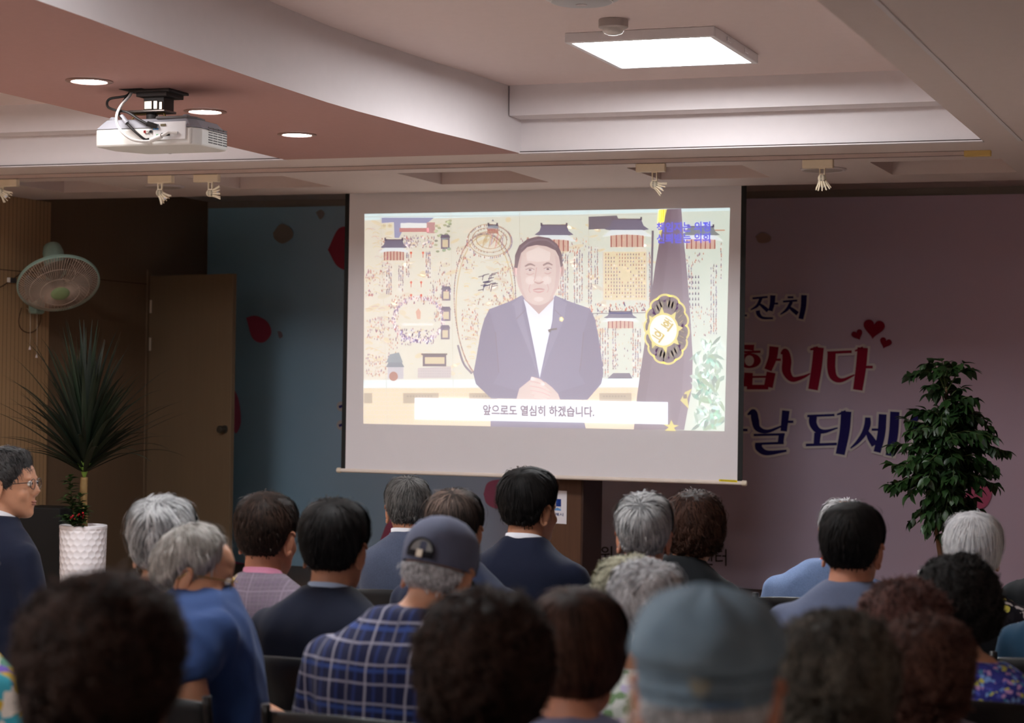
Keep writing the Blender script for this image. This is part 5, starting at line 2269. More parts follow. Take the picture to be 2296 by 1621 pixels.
def hand_shape(mb, wrist, d, nrm, L=.175):
    """palm, five unequal curled fingers and a thumb from its side"""
    d = d.normalized()
    s = d.cross(nrm).normalized()
    n = s.cross(d)
    w = Vector(wrist)
    palm = w + d * .05
    Mp = Matrix((s, d, n)).transposed().to_4x4()
    mb.ball(palm, (.040, .052, .015), 14, 10, Mp)
    for k, (off, ln) in enumerate(((-.028, .066), (-.010, .076), (.009, .071), (.027, .056))):
        b = w + d * .088 + s * off
        p1 = b + d * ln * .42 - n * .004
        p2 = p1 + (d * .8 - n * .6) * ln * .34
        p3 = p2 + (d * .4 - n * .9) * ln * .26
        mb.tube([b - d * .02, b, p1, p2, p3], [.0085, .0088, .0082, .0075, .0058], 8)
    b = w + d * .028 - s * .034
    mb.tube([b + s * .012, b, b + d * .028 - s * .018 - n * .006, b + d * .052 - s * .018 - n * .012], [.011, .0105, .0095, .0072], 8)


_jk = {}


def person(label, px, py, t, yaw=0.0, hyaw=0.0, pitch=0.0, roll=0.0, lean=(0, 0), hoff=(0, 0), hs=1.0, bs=1.0, hair=None, hairtop=.02, top=None, top_kind='suit', trousers=(40, 40, 48), skin=0,
           collar=None, sleeve='long', voxel=.012, arms=None, topz=None, extra=None, body_wr=.006, collar_h=.03, neckw=1.0, sh=1.0, drop=None, cut=0, legyaw=0.0):
    """a seated person seen mostly from behind; px, py: top of the head in the photo, t: distance"""
    ptop = dep(px, py, t)
    yw = math.radians(yaw)
    hz = ptop.z - (.118 * hs + hairtop) * math.cos(math.radians(pitch) * .8)
    S = hz - (drop if drop is not None else .178 * hs)
    kz = (S - .44) / (.985 - .44)
    hl = Vector((lean[0] + hoff[0], .03 + lean[1] + hoff[1], hz))
    Rz = Matrix.Rotation(yw, 3, 'Z')
    org = Vector((ptop.x, ptop.y, 0)) - Rz @ Vector((hl.x, hl.y, 0))
    th = thing('person', label, 'person', (org.x, org.y, 0), yw, group=None)

    def B(p):
        """map standard sitting coordinates to this body"""
        x, y, z = p
        z2 = .44 + (z - .44) * kz if z > .44 else z
        u = max(0, (z2 - .5) / (S - .5))
        return Vector((x * bs + lean[0] * u ** 1.4, y * (.5 + .5 * bs) + lean[1] * u ** 1.4, z2))

    Mh = Matrix.Translation(hl) @ Matrix.Rotation(math.radians(hyaw), 4, 'Z') @ Matrix.Rotation(math.radians(-pitch), 4, 'X') @ Matrix.Rotation(math.radians(roll), 4, 'Y') @ Matrix.Scale(hs, 4)
    A = arms or {}
    arm = {}
    for s, nm in ((-1, 'l'), (1, 'r')):
        sh_ = (s * .178 * sh, -.012, .965)
        arm[nm] = [B(sh_)] + [B(p) for p in A.get(nm, [(s * .235, .03, .72), (s * .12, .30, .665)])]

    def torso(mb, grow, top_i=len(TORSO)):
        top_i -= cut if grow > 0 else max(cut - 1, 0)
        pts, rad = [], []
        for z, w, d, y in TORSO[:top_i]:
            c = B((0, y, z))
            pts.append(c)
            rad.append((w * bs * (sh if z > .85 else 1) + grow, d * (.6 + .4 * bs) + grow))
        vs, fs = [], []
        seg = 28
        for c, (a, b) in zip(pts, rad):
            for k in range(seg):
                q = 2 * PI * k / seg
                cc, ss = math.cos(q), math.sin(q)
                e = 2 / 2.4
                vs.append(c + Vector((a * abs(cc) ** e * (1 if cc >= 0 else -1), b * abs(ss) ** e * (1 if ss >= 0 else -1), 0)))
        n = len(pts)
        for i in range(n - 1):
            for k in range(seg):
                k2 = (k + 1) % seg
                fs.append((i * seg + k, i * seg + k2, (i + 1) * seg + k2, (i + 1) * seg + k))
        fs.append(tuple(range(seg - 1, -1, -1)))
        fs.append(tuple((n - 1) * seg + k for k in range(seg)))
        mb.add(vs, fs)

    legs = {}
    for s, nm in ((-1, 'l'), (1, 'r')):
        legs[nm] = [Vector((s * .085 * bs, .0, .548)), Vector((s * .10, .20, .555)), Vector((s * .115, .385, .515)), Vector((s * .115, .375, .28)), Vector((s * .115, .355, .09))]
    if legyaw:
        Rl = Matrix.Rotation(math.radians(legyaw), 3, 'Z')
        legs = {k: [Rl @ p for p in v] for k, v in legs.items()}
    # ---- body, one surface
    mb = MB()
    torso(mb, -.014)
    for nm in 'lr':
        a = arm[nm]
        r_ = Vector((a[0].x * .86, a[0].y, a[0].z - .03))
        mb.tube([r_, a[0].lerp(a[1], .35), a[1]], [.036 * bs, .036 * bs, .033 * bs], 12)
        mb.tube([a[1], a[1].lerp(a[2], .35), a[2]], [.035 * bs, .036 * bs, .025 * bs], 12)
        g = legs[nm]
        mb.tube(g[:3], [.072, .064, .052], 12)
        mb.tube(g[2:], [.050, .048, .034], 12)
        mb.tube([*[g[4] + Matrix.Rotation(math.radians(legyaw), 3, 'Z') @ Vector(q) for q in ((0, -.04, -.04), (0, .05, -.05), (0, .14, -.062))]], [.030, .034, .022], 10)
    nb = B((0, -.012, 1.0))
    nt = Mh @ Vector((0, -.018, -.075))
    mb.tube([nb, nb.lerp(nt, .5) + Vector((0, -.004, 0)), nt, Mh @ Vector((0, -.012, -.03))], [.064 * bs * neckw, .056 * (.3 + .7 * bs) * neckw, .055 * hs * neckw, .052 * hs], 16)
    head_shape(mb, Mh)
    me = fuse(mb, voxel, 3, 'body')
    hb = MB()
    hb.v = [tuple(v.co) for v in me.vertices]
    hb.f = [tuple(p.vertices) for p in me.polygons]
    hb.mi = [0] * len(hb.f)
    bpy.data.meshes.remove(me)
    for s in (-1, 1):                            # ears
        Me = Mh @ Matrix.Translation((s * .077, -.008, -.012)) @ Matrix.Rotation(s * math.radians(-28), 4, 'Z') @ Matrix.Rotation(math.radians(-12), 4, 'X')
        hb.ball(Me @ Vector((0, 0, 0)), (.0065, .0165, .031), 14, 10, Me.to_3x3().to_4x4())
        rim = [Me @ Vector((s * .004, .0175 * math.cos(q) - .001, .0335 * math.sin(q))) for q in [math.radians(x) for x in range(40, 291, 22)]]
        hb.tube(rim, [.0035] + [.0048] * (len(rim) - 2) + [.005], 8)
        hb.ball(Me @ Vector((s * .002, .004, -.026)), (.0055, .008, .009), 10, 8, Me.to_3x3().to_4x4())
    for s, nm in ((-1, 'l'), (1, 'r')):
        a = arm[nm]
        d = (a[2] - a[1])
        hd = Vector((d.x, d.y, min(d.z, -.02) * .6)) if d.length else Vector((0, 1, 0))
        if A.get(nm + 'down'):
            hd = d
        hand_shape(hb, a[2], hd, Vector((0, 0, 1)) if not A.get(nm + 'down') else Vector((s, 0, 0)))
        c = Mh @ Vector((s * .031, .0885, .012))
        hb.cur = 1
        hb.ball(c, .0115 * hs, 12, 8)
        hb.cur = 2
        hb.ball(c + Mh.to_3x3() @ Vector((0, .0068, 0)), .0062 * hs, 10, 8)
        hb.cur = 0
    hb.cur = 3
    hb.ball(Mh @ Vector((0, .0955, -.0565)), (.021 * hs, .008 * hs, .0045 * hs), 12, 8, Mh.to_3x3().normalized().to_4x4())
    hb.ball(Mh @ Vector((0, .0945, -.0655)), (.018 * hs, .008 * hs, .005 * hs), 12, 8, Mh.to_3x3().normalized().to_4x4())
    hb.build('body', [SKIN[skin], M_eyew, M_iris, M_lip], th, smooth='all', recalc=False)
    # ---- garments
    mb = MB()
    torso(mb, .010, len(TORSO) - (0 if top_kind != 'blouse' else 1))
    for nm in 'lr':
        a = arm[nm]
        mb.ball(a[0] + Vector((0, 0, -.012)), (.060 * bs, .060 * bs, .056 * bs), 14, 10)
        mb.tube([a[0], a[0].lerp(a[1], .5), a[1]], [.060 * bs, .056 * bs, .050 * bs], 14)
        if sleeve == 'long':
            e = a[1].lerp(a[2], .93)
            mb.tube([a[1], a[1].lerp(a[2], .4), e], [.050 * bs, .047 * bs, .037 * bs], 14)
        else:
            e = a[1].lerp(a[2], .06)
            mb.tube([a[1] - (a[1] - a[0]).normalized() * .02, a[1], e], [.052 * bs, .054 * bs, .050 * bs], 14)
    me = fuse(mb, .013, 12, 'jacket')
    wrinkle(me, body_wr, 9.0, px * .01, (1, 1, .6))
    link({'suit': 'jacket', 'shirt': 'shirt', 'blouse': 'blouse'}[top_kind], me, top, th, smooth='all')
    mb = MB()
    for nm in 'lr':
        g = legs[nm]
        mb.tube([g[0], g[1], g[2], g[2] + (g[2] - g[1]).normalized() * .012 + Vector((0, 0, -.02))], [.088 * bs, .084 * bs, .070, .064], 14)
        mb.tube([g[2], g[3], g[4] + Vector((0, 0, .01))], [.068, .062, .055], 14)
    mb.ball((0, -.01, .545), (.165 * bs, .122, .085), 18, 12)
    me = fuse(mb, .018, 4, 'trousers')
    link('trousers', me, cloth('trousers_%d' % px, trousers), th, smooth='all')
    for nm in 'lr':
        g = legs[nm][4]
        mb = MB()
        mb.tube([g + Matrix.Rotation(math.radians(legyaw), 3, 'Z') @ Vector(q) for q in ((0, -.065, -.045), (0, -.03, -.038), (0, .05, -.046), (0, .14, -.058), (0, .175, -.066))], [.030, .042, .042, .034, .018], 14)
        me = mb.mesh('shoe')
        for v in me.vertices:
            v.co.z = max(v.co.z, .002)
        link('shoe', me, M_shoe, th, smooth='all', recalc=True)
    # ---- collars: closed bands round the neck
    def band(name, rx, ry, zb, h, drop, thick, mat, flare=.0, c0=None, y0=0.0):
        c0 = c0 if c0 is not None else B((0, -.008, 1.0 - .045 * cut))
        tilt = (nt - nb)
        seg = 40
        vs, fs = [], []
        for k in range(seg):
            q = 2 * PI * k / seg
            fy = (math.sin(q) + 1) / 2
            for (rr_, zz) in ((0, 0), (flare, h), (flare + thick, h), (thick + .004, -.012)):
                hh = zb + zz - drop * fy ** 1.5
                off = tilt * max(0, hh / max(tilt.z, .05)) * .8
                vs.append(c0 + Vector(((rx + rr_) * math.cos(q), (ry + rr_) * math.sin(q) + y0, hh)) + Vector((off.x, off.y, 0)))
        for k in range(seg):
            k2 = (k + 1) % seg
            for j in range(4):
                j2 = (j + 1) % 4
                fs.append((k * 4 + j, k2 * 4 + j, k2 * 4 + j2, k * 4 + j2))
        m_ = MB()
        m_.add(vs, fs)
        return m_.build(name, mat, th, smooth='all')

    nw = (.35 + .65 * bs) * neckw
    if top_kind == 'suit':
        band('jacket_collar', .069 * nw, .067 * nw, .048, .044 * kz, .085, .010, top, -.004)
        if collar:
            band('shirt_collar', .0615 * nw, .061 * nw, .064, .038 + (collar_h - .03), .055, .004, collar, -.001)
    elif top_kind == 'shirt':
        band('collar', .068 * nw, .066 * nw, .050, .044, .050, .007, top, -.003)
        band('collar_stand', .064 * nw, .062 * nw, .046, .034, .050, .004, top, .0)
    else:
        band('neckline', .074 * nw, .070 * nw, .012, .020, .055, .006, collar or top, .0)
    # ---- hair
    if hair:
        hk = dict(hair)
        mat = hk.pop('mat')
        hk.setdefault('seed', int(px) % 97 + 1)
        make_hair(Mh, mat, th, **hk)
    if extra:
        extra(th, Mh, B, S)
    return th, org, yw
# ================================================================== CHAIRS
M_cframe = paint('chair_black_tube', C(34, 32, 32), .3, .3, bump=0)
M_cplast = paint('chair_black_shell', C(24, 23, 24), .42, bump=.05)


def make_chair():
    th = thing('audience_chair', 'x', 'chair', (0, 0, 0))
    mb = MB()                                    # seat pan, dished
    n = 12
    vs, fs = [], []
    for j in range(n + 1):
        for i in range(n + 1):
            u, v = i / n * 2 - 1, j / n * 2 - 1
            k = (1 - .10 * u ** 4 * v ** 4)
            vs.append((u * .215 * k, .02 + v * .205 * k, .425 - .012 * (1 - u * u) * (1 - v * v) + .010 * max(0, -v) ** 3 - .012 * max(0, v) ** 3))
    for j in range(n):
        for i in range(n):
            a = j * (n + 1) + i
            fs.append((a, a + 1, a + n + 2, a + n + 1))
    mb.add(vs, fs)
    o = mb.build('seat', M_cplast, th, smooth='all')
    s = o.modifiers.new('solid', 'SOLIDIFY')
    s.thickness = .022
    mb = MB()                                    # curved back panel
    vs, fs = [], []
    for j in range(9):
        for i in range(15):
            u, v = i / 14 * 2 - 1, j / 8
            z = .60 + .235 * v - .016 * u * u * (v - .2)
            vs.append((u * .218, -.232 - .035 * v + .050 * u * u - .01 * math.sin(v * PI), z))
    for j in range(8):
        for i in range(14):
            a = j * 15 + i
            fs.append((a, a + 1, a + 16, a + 15))
    mb.add(vs, fs)
    o = mb.build('backrest', M_cplast, th, smooth='all')
    s = o.modifiers.new('solid', 'SOLIDIFY')
    s.thickness = .014
    b = o.modifiers.new('bevel', 'BEVEL')
    b.width = .004
    for s in (-1, 1):
        mb = MB()
        mb.tube(smoothpath([(s * .214, -.225, .84), (s * .222, -.20, .62), (s * .222, -.165, .42), (s * .226, -.20, .2), (s * .23, -.25, .0)], 6), .0115, 10)
        mb.build('rear_leg', M_cframe, th, smooth='all')
        mb = MB()
        mb.tube(smoothpath([(s * .222, -.16, .405), (s * .222, .10, .402), (s * .222, .20, .36), (s * .226, .24, .0)], 6), .0115, 10)
        mb.build('front_leg', M_cframe, th, smooth='all')
    for y_, z_ in ((.17, .34), (-.17, .33)):
        mb = MB()
        mb.tube([(-.222, y_, z_), (.222, y_, z_)], .009, 8)
        mb.build('stretcher', M_cframe, th, smooth='all')
    return th


CH0 = make_chair()
_first = [True]


def seat_for(res, label, dy=0.0, dx=0.0, yaw=None):
    th, org, yw = res
    if yaw is not None:
        yw = math.radians(yaw)
    c = CH0 if _first[0] else copy_tree(CH0)
    _first[0] = False
    R_ = Matrix.Rotation(yw, 3, 'Z')
    p = org + R_ @ Vector((dx, dy, 0))
    c.location = (p.x, p.y, 0)
    c.rotation_euler = (0, 0, yw)
    tag(c, label, 'chair', 'black audience chairs')
    return c


# ================================================================== HATS, GLASSES
def glasses(mat, th, Mh, thick=.0022, lens=True):
    mb = MB()
    for s in (-1, 1):
        c = Vector((s * .033, .106, .010))
        pts = [Mh @ (c + Vector((.026 * math.cos(q), -.004 * abs(math.cos(q)), .019 * math.sin(q)))) for q in [2 * PI * k / 28 for k in range(29)]]
        mb.tube(pts, thick * .8, 6, cap=False)
        mb.tube([Mh @ Vector(p) for p in ((s * .058, .102, .016), (s * .074, .090, .016), (s * .079, .03, .010), (s * .080, -.012, .006), (s * .078, -.028, -.012))], thick, 6)
    mb.tube([Mh @ Vector(p) for p in ((-.008, .109, .014), (0, .112, .016), (.008, .109, .014))], thick, 6)
    g = mb.build('glasses', mat, th, smooth='all')
    if lens:
        m = bpy.data.materials.get('clear_spectacle_lens')
        if m is None:
            m = bpy.data.materials.new('clear_spectacle_lens')
            m.use_nodes = True
            nt_ = m.node_tree
            nt_.nodes.remove(nt_.nodes['Principled BSDF'])
            tr, gl, mx = nt_.nodes.new('ShaderNodeBsdfTransparent'), nt_.nodes.new('ShaderNodeBsdfGlossy'), nt_.nodes.new('ShaderNodeMixShader')
            gl.inputs['Roughness'].default_value = .05
            mx.inputs[0].default_value = .07
            nt_.links.new(tr.outputs[0], mx.inputs[1])
            nt_.links.new(gl.outputs[0], mx.inputs[2])
            nt_.links.new(mx.outputs[0], nt_.nodes['Material Output'].inputs[0])
        for s in (-1, 1):
            mb = MB()
            c = Vector((s * .033, .106, .010))
            mb.add([Mh @ (c + Vector((.025 * math.cos(q), -.004 * abs(math.cos(q)), .018 * math.sin(q)))) for q in [2 * PI * k / 28 for k in range(28)]], [tuple(range(28))])
            mb.build('lens', m, g)
    return g


def cap_dome(th, Mh, mat, rows, name='cap', seg=56, seed=1, lump=.002):
    """rows: (z, rx, ry_front, ry_back) in head coordinates; double-walled"""
    vs, fs = [], []
    for j, (z, rx, f, b) in enumerate(rows):
        for k in range(seg):
            q = 2 * PI * k / seg
            c, s = math.cos(q), math.sin(q)
            y = (f if s > 0 else b) * s
            p = Vector((rx * c, y - .004, z))
            p *= 1 + lump / .1 * mnoise.noise(Vector((c * 2, s * 2, z * 22 + seed)))
            vs.append(Mh @ p)
    n = len(rows)
    for j in range(n - 1):
        for k in range(seg):
            k2 = (k + 1) % seg
            fs.append((j * seg + k, j * seg + k2, (j + 1) * seg + k2, (j + 1) * seg + k))
    fs.append(tuple((n - 1) * seg + k for k in range(seg)))
    mb = MB()
    mb.add(vs, fs)
    return mb.build(name, mat, th, smooth='all')


# ================================================================== WHO SITS WHERE
HK, HBR = hair_material('hair_black', C(14, 13, 13), C(34, 31, 30), .38), hair_material('hair_dark_brown', C(22, 16, 14), C(58, 42, 36), .42)
HGR = hair_material('hair_grey', C(76, 76, 78), C(216, 216, 216), .5)
HGD = hair_material('hair_dark_grey', C(36, 35, 35), C(120, 118, 116), .5)
HSL = hair_material('hair_silver', C(130, 128, 130), C(232, 232, 234), .5)
HWH = hair_material('hair_white', C(190, 190, 194), C(250, 250, 250), .5)
HPM = hair_material('hair_perm_brown', C(20, 14, 12), C(70, 49, 40), .5)
HRB = hair_material('hair_reddish_brown', C(48, 31, 29), C(132, 92, 84), .5)
HCH = hair_material('hair_chestnut', C(30, 20, 18), C(84, 56, 44), .5)
HSM = hair_material('hair_smoky', C(38, 36, 33), C(118, 108, 96), .5)
HBL = hair_material('hair_ash_blonde', C(96, 92, 78), C(188, 184, 158), .5)
HCB = hair_material('hair_curly_black', C(18, 17, 17), C(52, 48, 46), .5)
HSH = hair_material('hair_short_brown', C(22, 17, 15), C(62, 46, 38), .45)

NAVY_S = cloth('navy_suit', (22, 28, 48))
NAVY_D = cloth('dark_navy_suit', (20, 25, 42))
NAVY_B = cloth('blue_navy_suit', (35, 42, 64))
GREYB = cloth('slate_blue_suit', (74, 82, 102), .2, fine=180)
LBLUE = cloth('light_blue_jacket', (112, 134, 174), .16, fine=160, bump=.4)
GBLUE = cloth('grey_blue_jacket', (94, 102, 126), .10)
BLACKJ = cloth('black_jacket', (25, 28, 31))
BLUESH = cloth('denim_blue_shirt', (48, 72, 120), .12, fine=200)
TEAL = cloth('teal_blouse', (36, 68, 92))
GREYP = cloth('grey_purple_top', (112, 112, 138))
WHITE_C = cloth('white_collar', (226, 226, 232), .04)
PALEBLUE_C = cloth('pale_blue_collar', (170, 188, 214), .04)
PINK_C = cloth('pink_collar', (214, 140, 168), .06)
RED_C = cloth('red_collar', (220, 60, 40), .06)
LAV_C = cloth('lavender_collar', (176, 170, 196), .05)
PLAID_M = check_cloth('mauve_check_tweed', (112, 100, 112), [(0, .026, .0, .16, (104, 86, 108), .6), (2, .026, .0, .16, (104, 86, 108), .6), (0, .104, .0, .05, (142, 128, 142), .6), (2, .104, .0, .05, (142, 128, 142), .6), (0, .013, .0, .3, (130, 116, 130), .35), (2, .013, .0, .3, (130, 116, 130), .35)])
CHECK_N = check_cloth('navy_white_check', (34, 39, 72), [(2, .092, .32, .43, (60, 88, 160), .6), (0, .052, .42, .56, (52, 74, 140), .5), (0, .052, .0, .11, (176, 174, 190), .75), (2, .046, .0, .12, (168, 166, 184), .7), (0, .104, .5, .56, (26, 30, 60), .5)])
STRIPE_P = check_cloth('pink_grey_stripe', (206, 176, 190), [(0, .012, .0, .35, (120, 96, 110), .8)])
FLOR_B = print_cloth('blue_floral_print', (56, 60, 142), [(206, 202, 96), (130, 166, 226), (196, 150, 200), (86, 94, 190), (70, 130, 170), (50, 54, 130), (60, 64, 150)], 78, .58, 1.4)
FLOR_K = print_cloth('black_floral_print', (30, 28, 36), [(214, 206, 206), (190, 176, 184), (36, 34, 40), (214, 204, 96), (40, 38, 44)], 34, .5, 1.6)
FLOR_W = print_cloth('white_green_print', (196, 204, 196), [(216, 220, 214), (120, 150, 110), (190, 180, 210), (226, 226, 226)], 40, .6)
MULTI = print_cloth('multicoloured_print', (226, 220, 208), [(214, 60, 70), (236, 226, 216), (110, 84, 176), (206, 172, 70), (70, 170, 190), (240, 236, 228), (232, 110, 140), (90, 140, 120)], 24, .9, 2.2)

MAN = dict(line='man', n=3800, slen=.045)
MAN_T = dict(line='man', n=3800, slen=.045, tonepatch=.0)
PERM = dict(line='woman', n=4200, slen=.045, curl=1.0, lump=.008, lumpf=6.5, gravity=.2, fly=.06, width=.0017)


def H(base, mat, **k):
    d = dict(base)
    d['mat'] = mat
    d.update(k)
    return d


def gold_glasses(th, Mh, B, S):
    glasses(paint('gold_spectacle_rim', C(190, 160, 100), .25, .9, bump=0), th, Mh, .0019)


def dark_glasses(th, Mh, B, S):
    glasses(paint('thin_dark_rim', C(60, 54, 54), .3, .5, bump=0), th, Mh, .0017)


# --- front: far left in profile
p = person('man in a navy suit and thin glasses in profile, beside the white plant pot', 22, 1003, 7.6, yaw=-26, hyaw=-50, hs=1.0, hair=H(MAN, hair_material('hair_salt_pepper', C(22, 21, 22), C(84, 82, 82)), fly=0.05, top=.026, lump=.005, lumpf=7, curl=.25),
           hairtop=.024, top=NAVY_S, collar=WHITE_C, voxel=.008, skin=0, extra=dark_glasses, collar_h=.05, drop=.22)
seat_for(p, 'black chair under the man in profile beside the white plant pot')
p = person('grey-haired person with a white collar line, behind the leaning man in blue', 368, 1108, 5.98, yaw=4, hyaw=22, roll=-4, hair=H(MAN, HGR, line='woman', top=0.028, side=0.014, lump=.006, lumpf=3.5, n=3600, slen=.075, tonepatch=.75, part=-.25, fly=0.04), hairtop=.032, top=NAVY_D, collar=WHITE_C, hs=1.06, hoff=(.02, .03), collar_h=.02)
seat_for(p, 'black chair of the grey-haired person behind the leaning man')
# man in the blue shirt, leaning over to his right
p = person('grey-haired man in a blue shirt and gold glasses leaning over sideways', 432, 1176, 5.3, yaw=-55, hyaw=-10, pitch=15, roll=-2, lean=(.0, -.02), hoff=(.0, -.07), cut=2, legyaw=48, hs=1.04, bs=1.16, hair=H(MAN, hair_material('hair_thin_grey', C(110, 104, 98), C(206, 202, 196)), side=0.016, fly=0.06, line='receded', top=.016, nape=.016, bald=(186, 42, 26), n=3400, slen=.05, tonepatch=.5, gravity=.35), hairtop=.012,
           top=BLUESH, top_kind='shirt', sleeve='elbow', voxel=.008, skin=0, extra=gold_glasses, body_wr=.014, trousers=(54, 58, 78),
           arms={'r': [(.235, -.07, .87), (.245, -.035, .60)], 'rdown': True, 'l': [(-.21, .06, .73), (-.07, .20, .68)]}, drop=.095)
seat_for(p, 'black chair under the leaning man in the blue shirt', -.10, yaw=-7)
p = person('short brown-haired man in a mauve checked jacket with a pink collar', 600, 1103, 6.65, yaw=6, hyaw=-6, hair=H(MAN, HSH, top=0.016, side=0.008, slen=.032, width=.0014, fly=.015, n=3600), hairtop=.018, top=PLAID_M, collar=PINK_C, skin=2, collar_h=.03, trousers=(70, 60, 70), hs=1.12)
seat_for(p, 'black chair of the man in the mauve checked jacket')
p = person('black-haired man in a dark navy suit between the checked jacket and the plaid shirt', 752, 1117, 5.95, yaw=-2, hyaw=6, hair=H(MAN, HK, top=0.02, side=0.009, crown=(184, 58, 22, 1.2), slen=.055), hairtop=.022, top=NAVY_D, collar=PALEBLUE_C, skin=1, hs=1.1, collar_h=.028, trousers=(30, 34, 50), bs=1.04)
seat_for(p, 'black chair with its back edge showing behind the dark navy suit')
p = person('grey-haired man in a slate blue suit below the left end of the screen bar', 915, 1066, 7.85, yaw=4, hyaw=14, hair=H(MAN, HGD, top=0.018, side=0.005, tonepatch=.5, crown=(186, 60, 14, .8)), hairtop=.020, top=GREYB, collar=WHITE_C, skin=1, hoff=(-.03, 0), hs=0.98)
seat_for(p, 'black chair of the man in the slate blue suit')
p = person('dark-haired balding man in a blue suit half hidden by the dark cap', 1020, 1095, 6.62, yaw=-6, hyaw=12, hair=H(MAN_T, hair_material('hair_thin_black', C(16, 15, 15), C(124, 104, 94)), top=0.015, side=0.008, tbase=.2, crown=(192, 60, 20, 1.6), n=2600, slen=.06), hairtop=.017, top=NAVY_B, collar=None, skin=0, hoff=(-.035, 0), trousers=(44, 56, 84), hs=1.06)
seat_for(p, 'black chair of the balding man in the blue suit')


# man in a baseball cap and checked shirt
def ball_cap(th, Mh, B, S):
    m = cloth('dark_slate_cap', (92, 96, 116), .08)
    m2 = cloth('black_cap_side', (34, 33, 38), .06)
    rows = [(.012, .083, .112, .110), (.03, .0855, .112, .1135), (.055, .086, .110, .1145), (.085, .080, .098, .108), (.110, .064, .074, .088), (.126, .042, .044, .058), (.134, .018, .014, .026), (.136, .003, .0, .006)]
    cp = cap_dome(th, Mh, m, rows, 'cap')
    # seams, strap opening at the back, bill in front
    mb = MB()
    seg = 18
    pts = []
    for k in range(seg + 1):
        q = PI * k / seg
        x, z = .031 * math.cos(q), .030 + .034 * math.sin(q)
        pts.append(Vector((x, -.1205 + .10 * x * x / .01 * .08 + max(0, z - .05) * .06, z)))
    base = [Mh @ Vector((p.x, p.y + .001, p.z)) for p in pts]
    mb.add(base + [Mh @ Vector((0, -.1165, .03))], [(k, k + 1, len(base)) for k in range(seg)])
    mb.build('cap_opening', paint('cap_opening_grey', C(150, 150, 150), .7), cp)
    mb = MB()
    mb.tube([Mh @ Vector((p.x * 1.05, p.y - .001, p.z)) for p in pts], .0028, 6)
    mb.build('opening_binding', m2, cp, smooth='all')
    mb = MB()
    mb.tube([Mh @ Vector((x, -.1215 + .9 * x * x, .027)) for x in (-.034, -.017, 0, .017, .034)], [(.002, .008)] * 5, 8)
    mb.build('strap', m2, cp, smooth='all')
    mb = MB()
    mb.box((-.008, -.003, -.009), (.008, .002, .009), Mh @ Matrix.Translation((.0, -.1235, .028)))
    mb.build('buckle', M_steel, cp, bevel=.001)
    vs, fs = [], []
    for j in range(7):
        for i in range(17):
            u, v = i / 16 * 2 - 1, j / 6
            x = u * .086 * (1 - .12 * v * v)
            y = .104 * math.sqrt(max(0, 1 - (u * .97) ** 2)) + v * .075 * (1 - .35 * u * u) + .0
            z = .018 - .030 * u * u - .014 * v
            vs.append(Mh @ Vector((x, y, z)))
    for j in range(6):
        for i in range(16):
            a = j * 17 + i
            fs.append((a, a + 1, a + 18, a + 17))
    mb = MB()
    mb.add(vs, fs)
    o = mb.build('cap_bill', m2, cp, smooth='all')
    o.modifiers.new('s', 'SOLIDIFY').thickness = .004
    # dark front panels
    vs, fs = [], []
    for j, (z, rx, f, b) in enumerate(rows[:-1]):
        for i in range(17):
            q = PI * (.5 + (i / 16 - .5) * .84)
            vs.append(Mh @ Vector((rx * 1.012 * math.cos(q), f * 1.012 * math.sin(q) - .004, z + .001)))
    for j in range(len(rows) - 2):
        for i in range(16):
            a = j * 17 + i
            fs.append((a, a + 1, a + 18, a + 17))
    mb = MB()
    mb.add(vs, fs)
    mb.build('cap_front', m2, cp, smooth='all')


p = person('man in a dark slate cap and a navy and white checked shirt', 985, 1158, 5.0, yaw=-4, hyaw=2, pitch=14, roll=6, lean=(.02, .02), hoff=(.05, .05), hs=1.03, bs=1.08, hair=H(MAN, HSL, top=.004, side=.008, nape=.010, slen=.028, tonepatch=.2, n=3000, maxel=6), hairtop=.020, top=CHECK_N, top_kind='shirt', skin=0, extra=ball_cap, body_wr=.008, trousers=(50, 52, 66), topz=1)
seat_for(p, 'black chair under the man in the checked shirt')
p = person('tall black-haired man in a navy suit, head overlapping the bottom bar of the screen', 1187, 1048, 7.4, yaw=-2, hyaw=-16, hair=H(MAN, HK, top=0.024, side=0.01, slen=.06, lump=.003), hairtop=.026, top=NAVY_S, collar=WHITE_C, skin=1, collar_h=.036, neckw=1.08, bs=1.03, hs=1.1)
seat_for(p, 'black chair of the tall man in the middle')
p = person('grey-haired man with a neat short cut in front of the small black banner lettering', 1445, 1105, 6.36, yaw=2, hyaw=10, hair=H(MAN, HGR, top=0.024, side=0.006, slen=.06, tonepatch=.55, whorl=(184, 48), n=3600), hairtop=.024, top=BLACKJ, collar=None, skin=2, hs=0.99)
seat_for(p, 'black chair of the man with the neat grey cut')
p = person('woman with wavy brown hair and a black jacket beside the neat grey-haired man', 1556, 1098, 7.15, yaw=-4, hyaw=6, bs=.90, hair=H(PERM, HCH, line='bob', top=0.026, side=0.026, nape=0.03, curl=.55, slen=.09, n=3600, gravity=.7, lump=0.006, fly=0.05, asym=.25, tonepatch=.6), hairtop=.030, top=BLACKJ, collar=None, skin=0, hoff=(.03, 0))
seat_for(p, 'black chair of the woman with wavy brown hair')
p = person('person with ash blonde hair and a lavender collar, behind the silver-haired woman', 1412, 1250, 5.68, yaw=0, hyaw=10, bs=.88, hair=H(PERM, HBL, curl=.5, top=.034, side=0.02, nape=.02, tonepatch=.7, fly=.1), hairtop=.03, top=LAV_C, top_kind='blouse', skin=0, lean=(0, .10))
seat_for(p, 'black chair of the person with ash blonde hair')
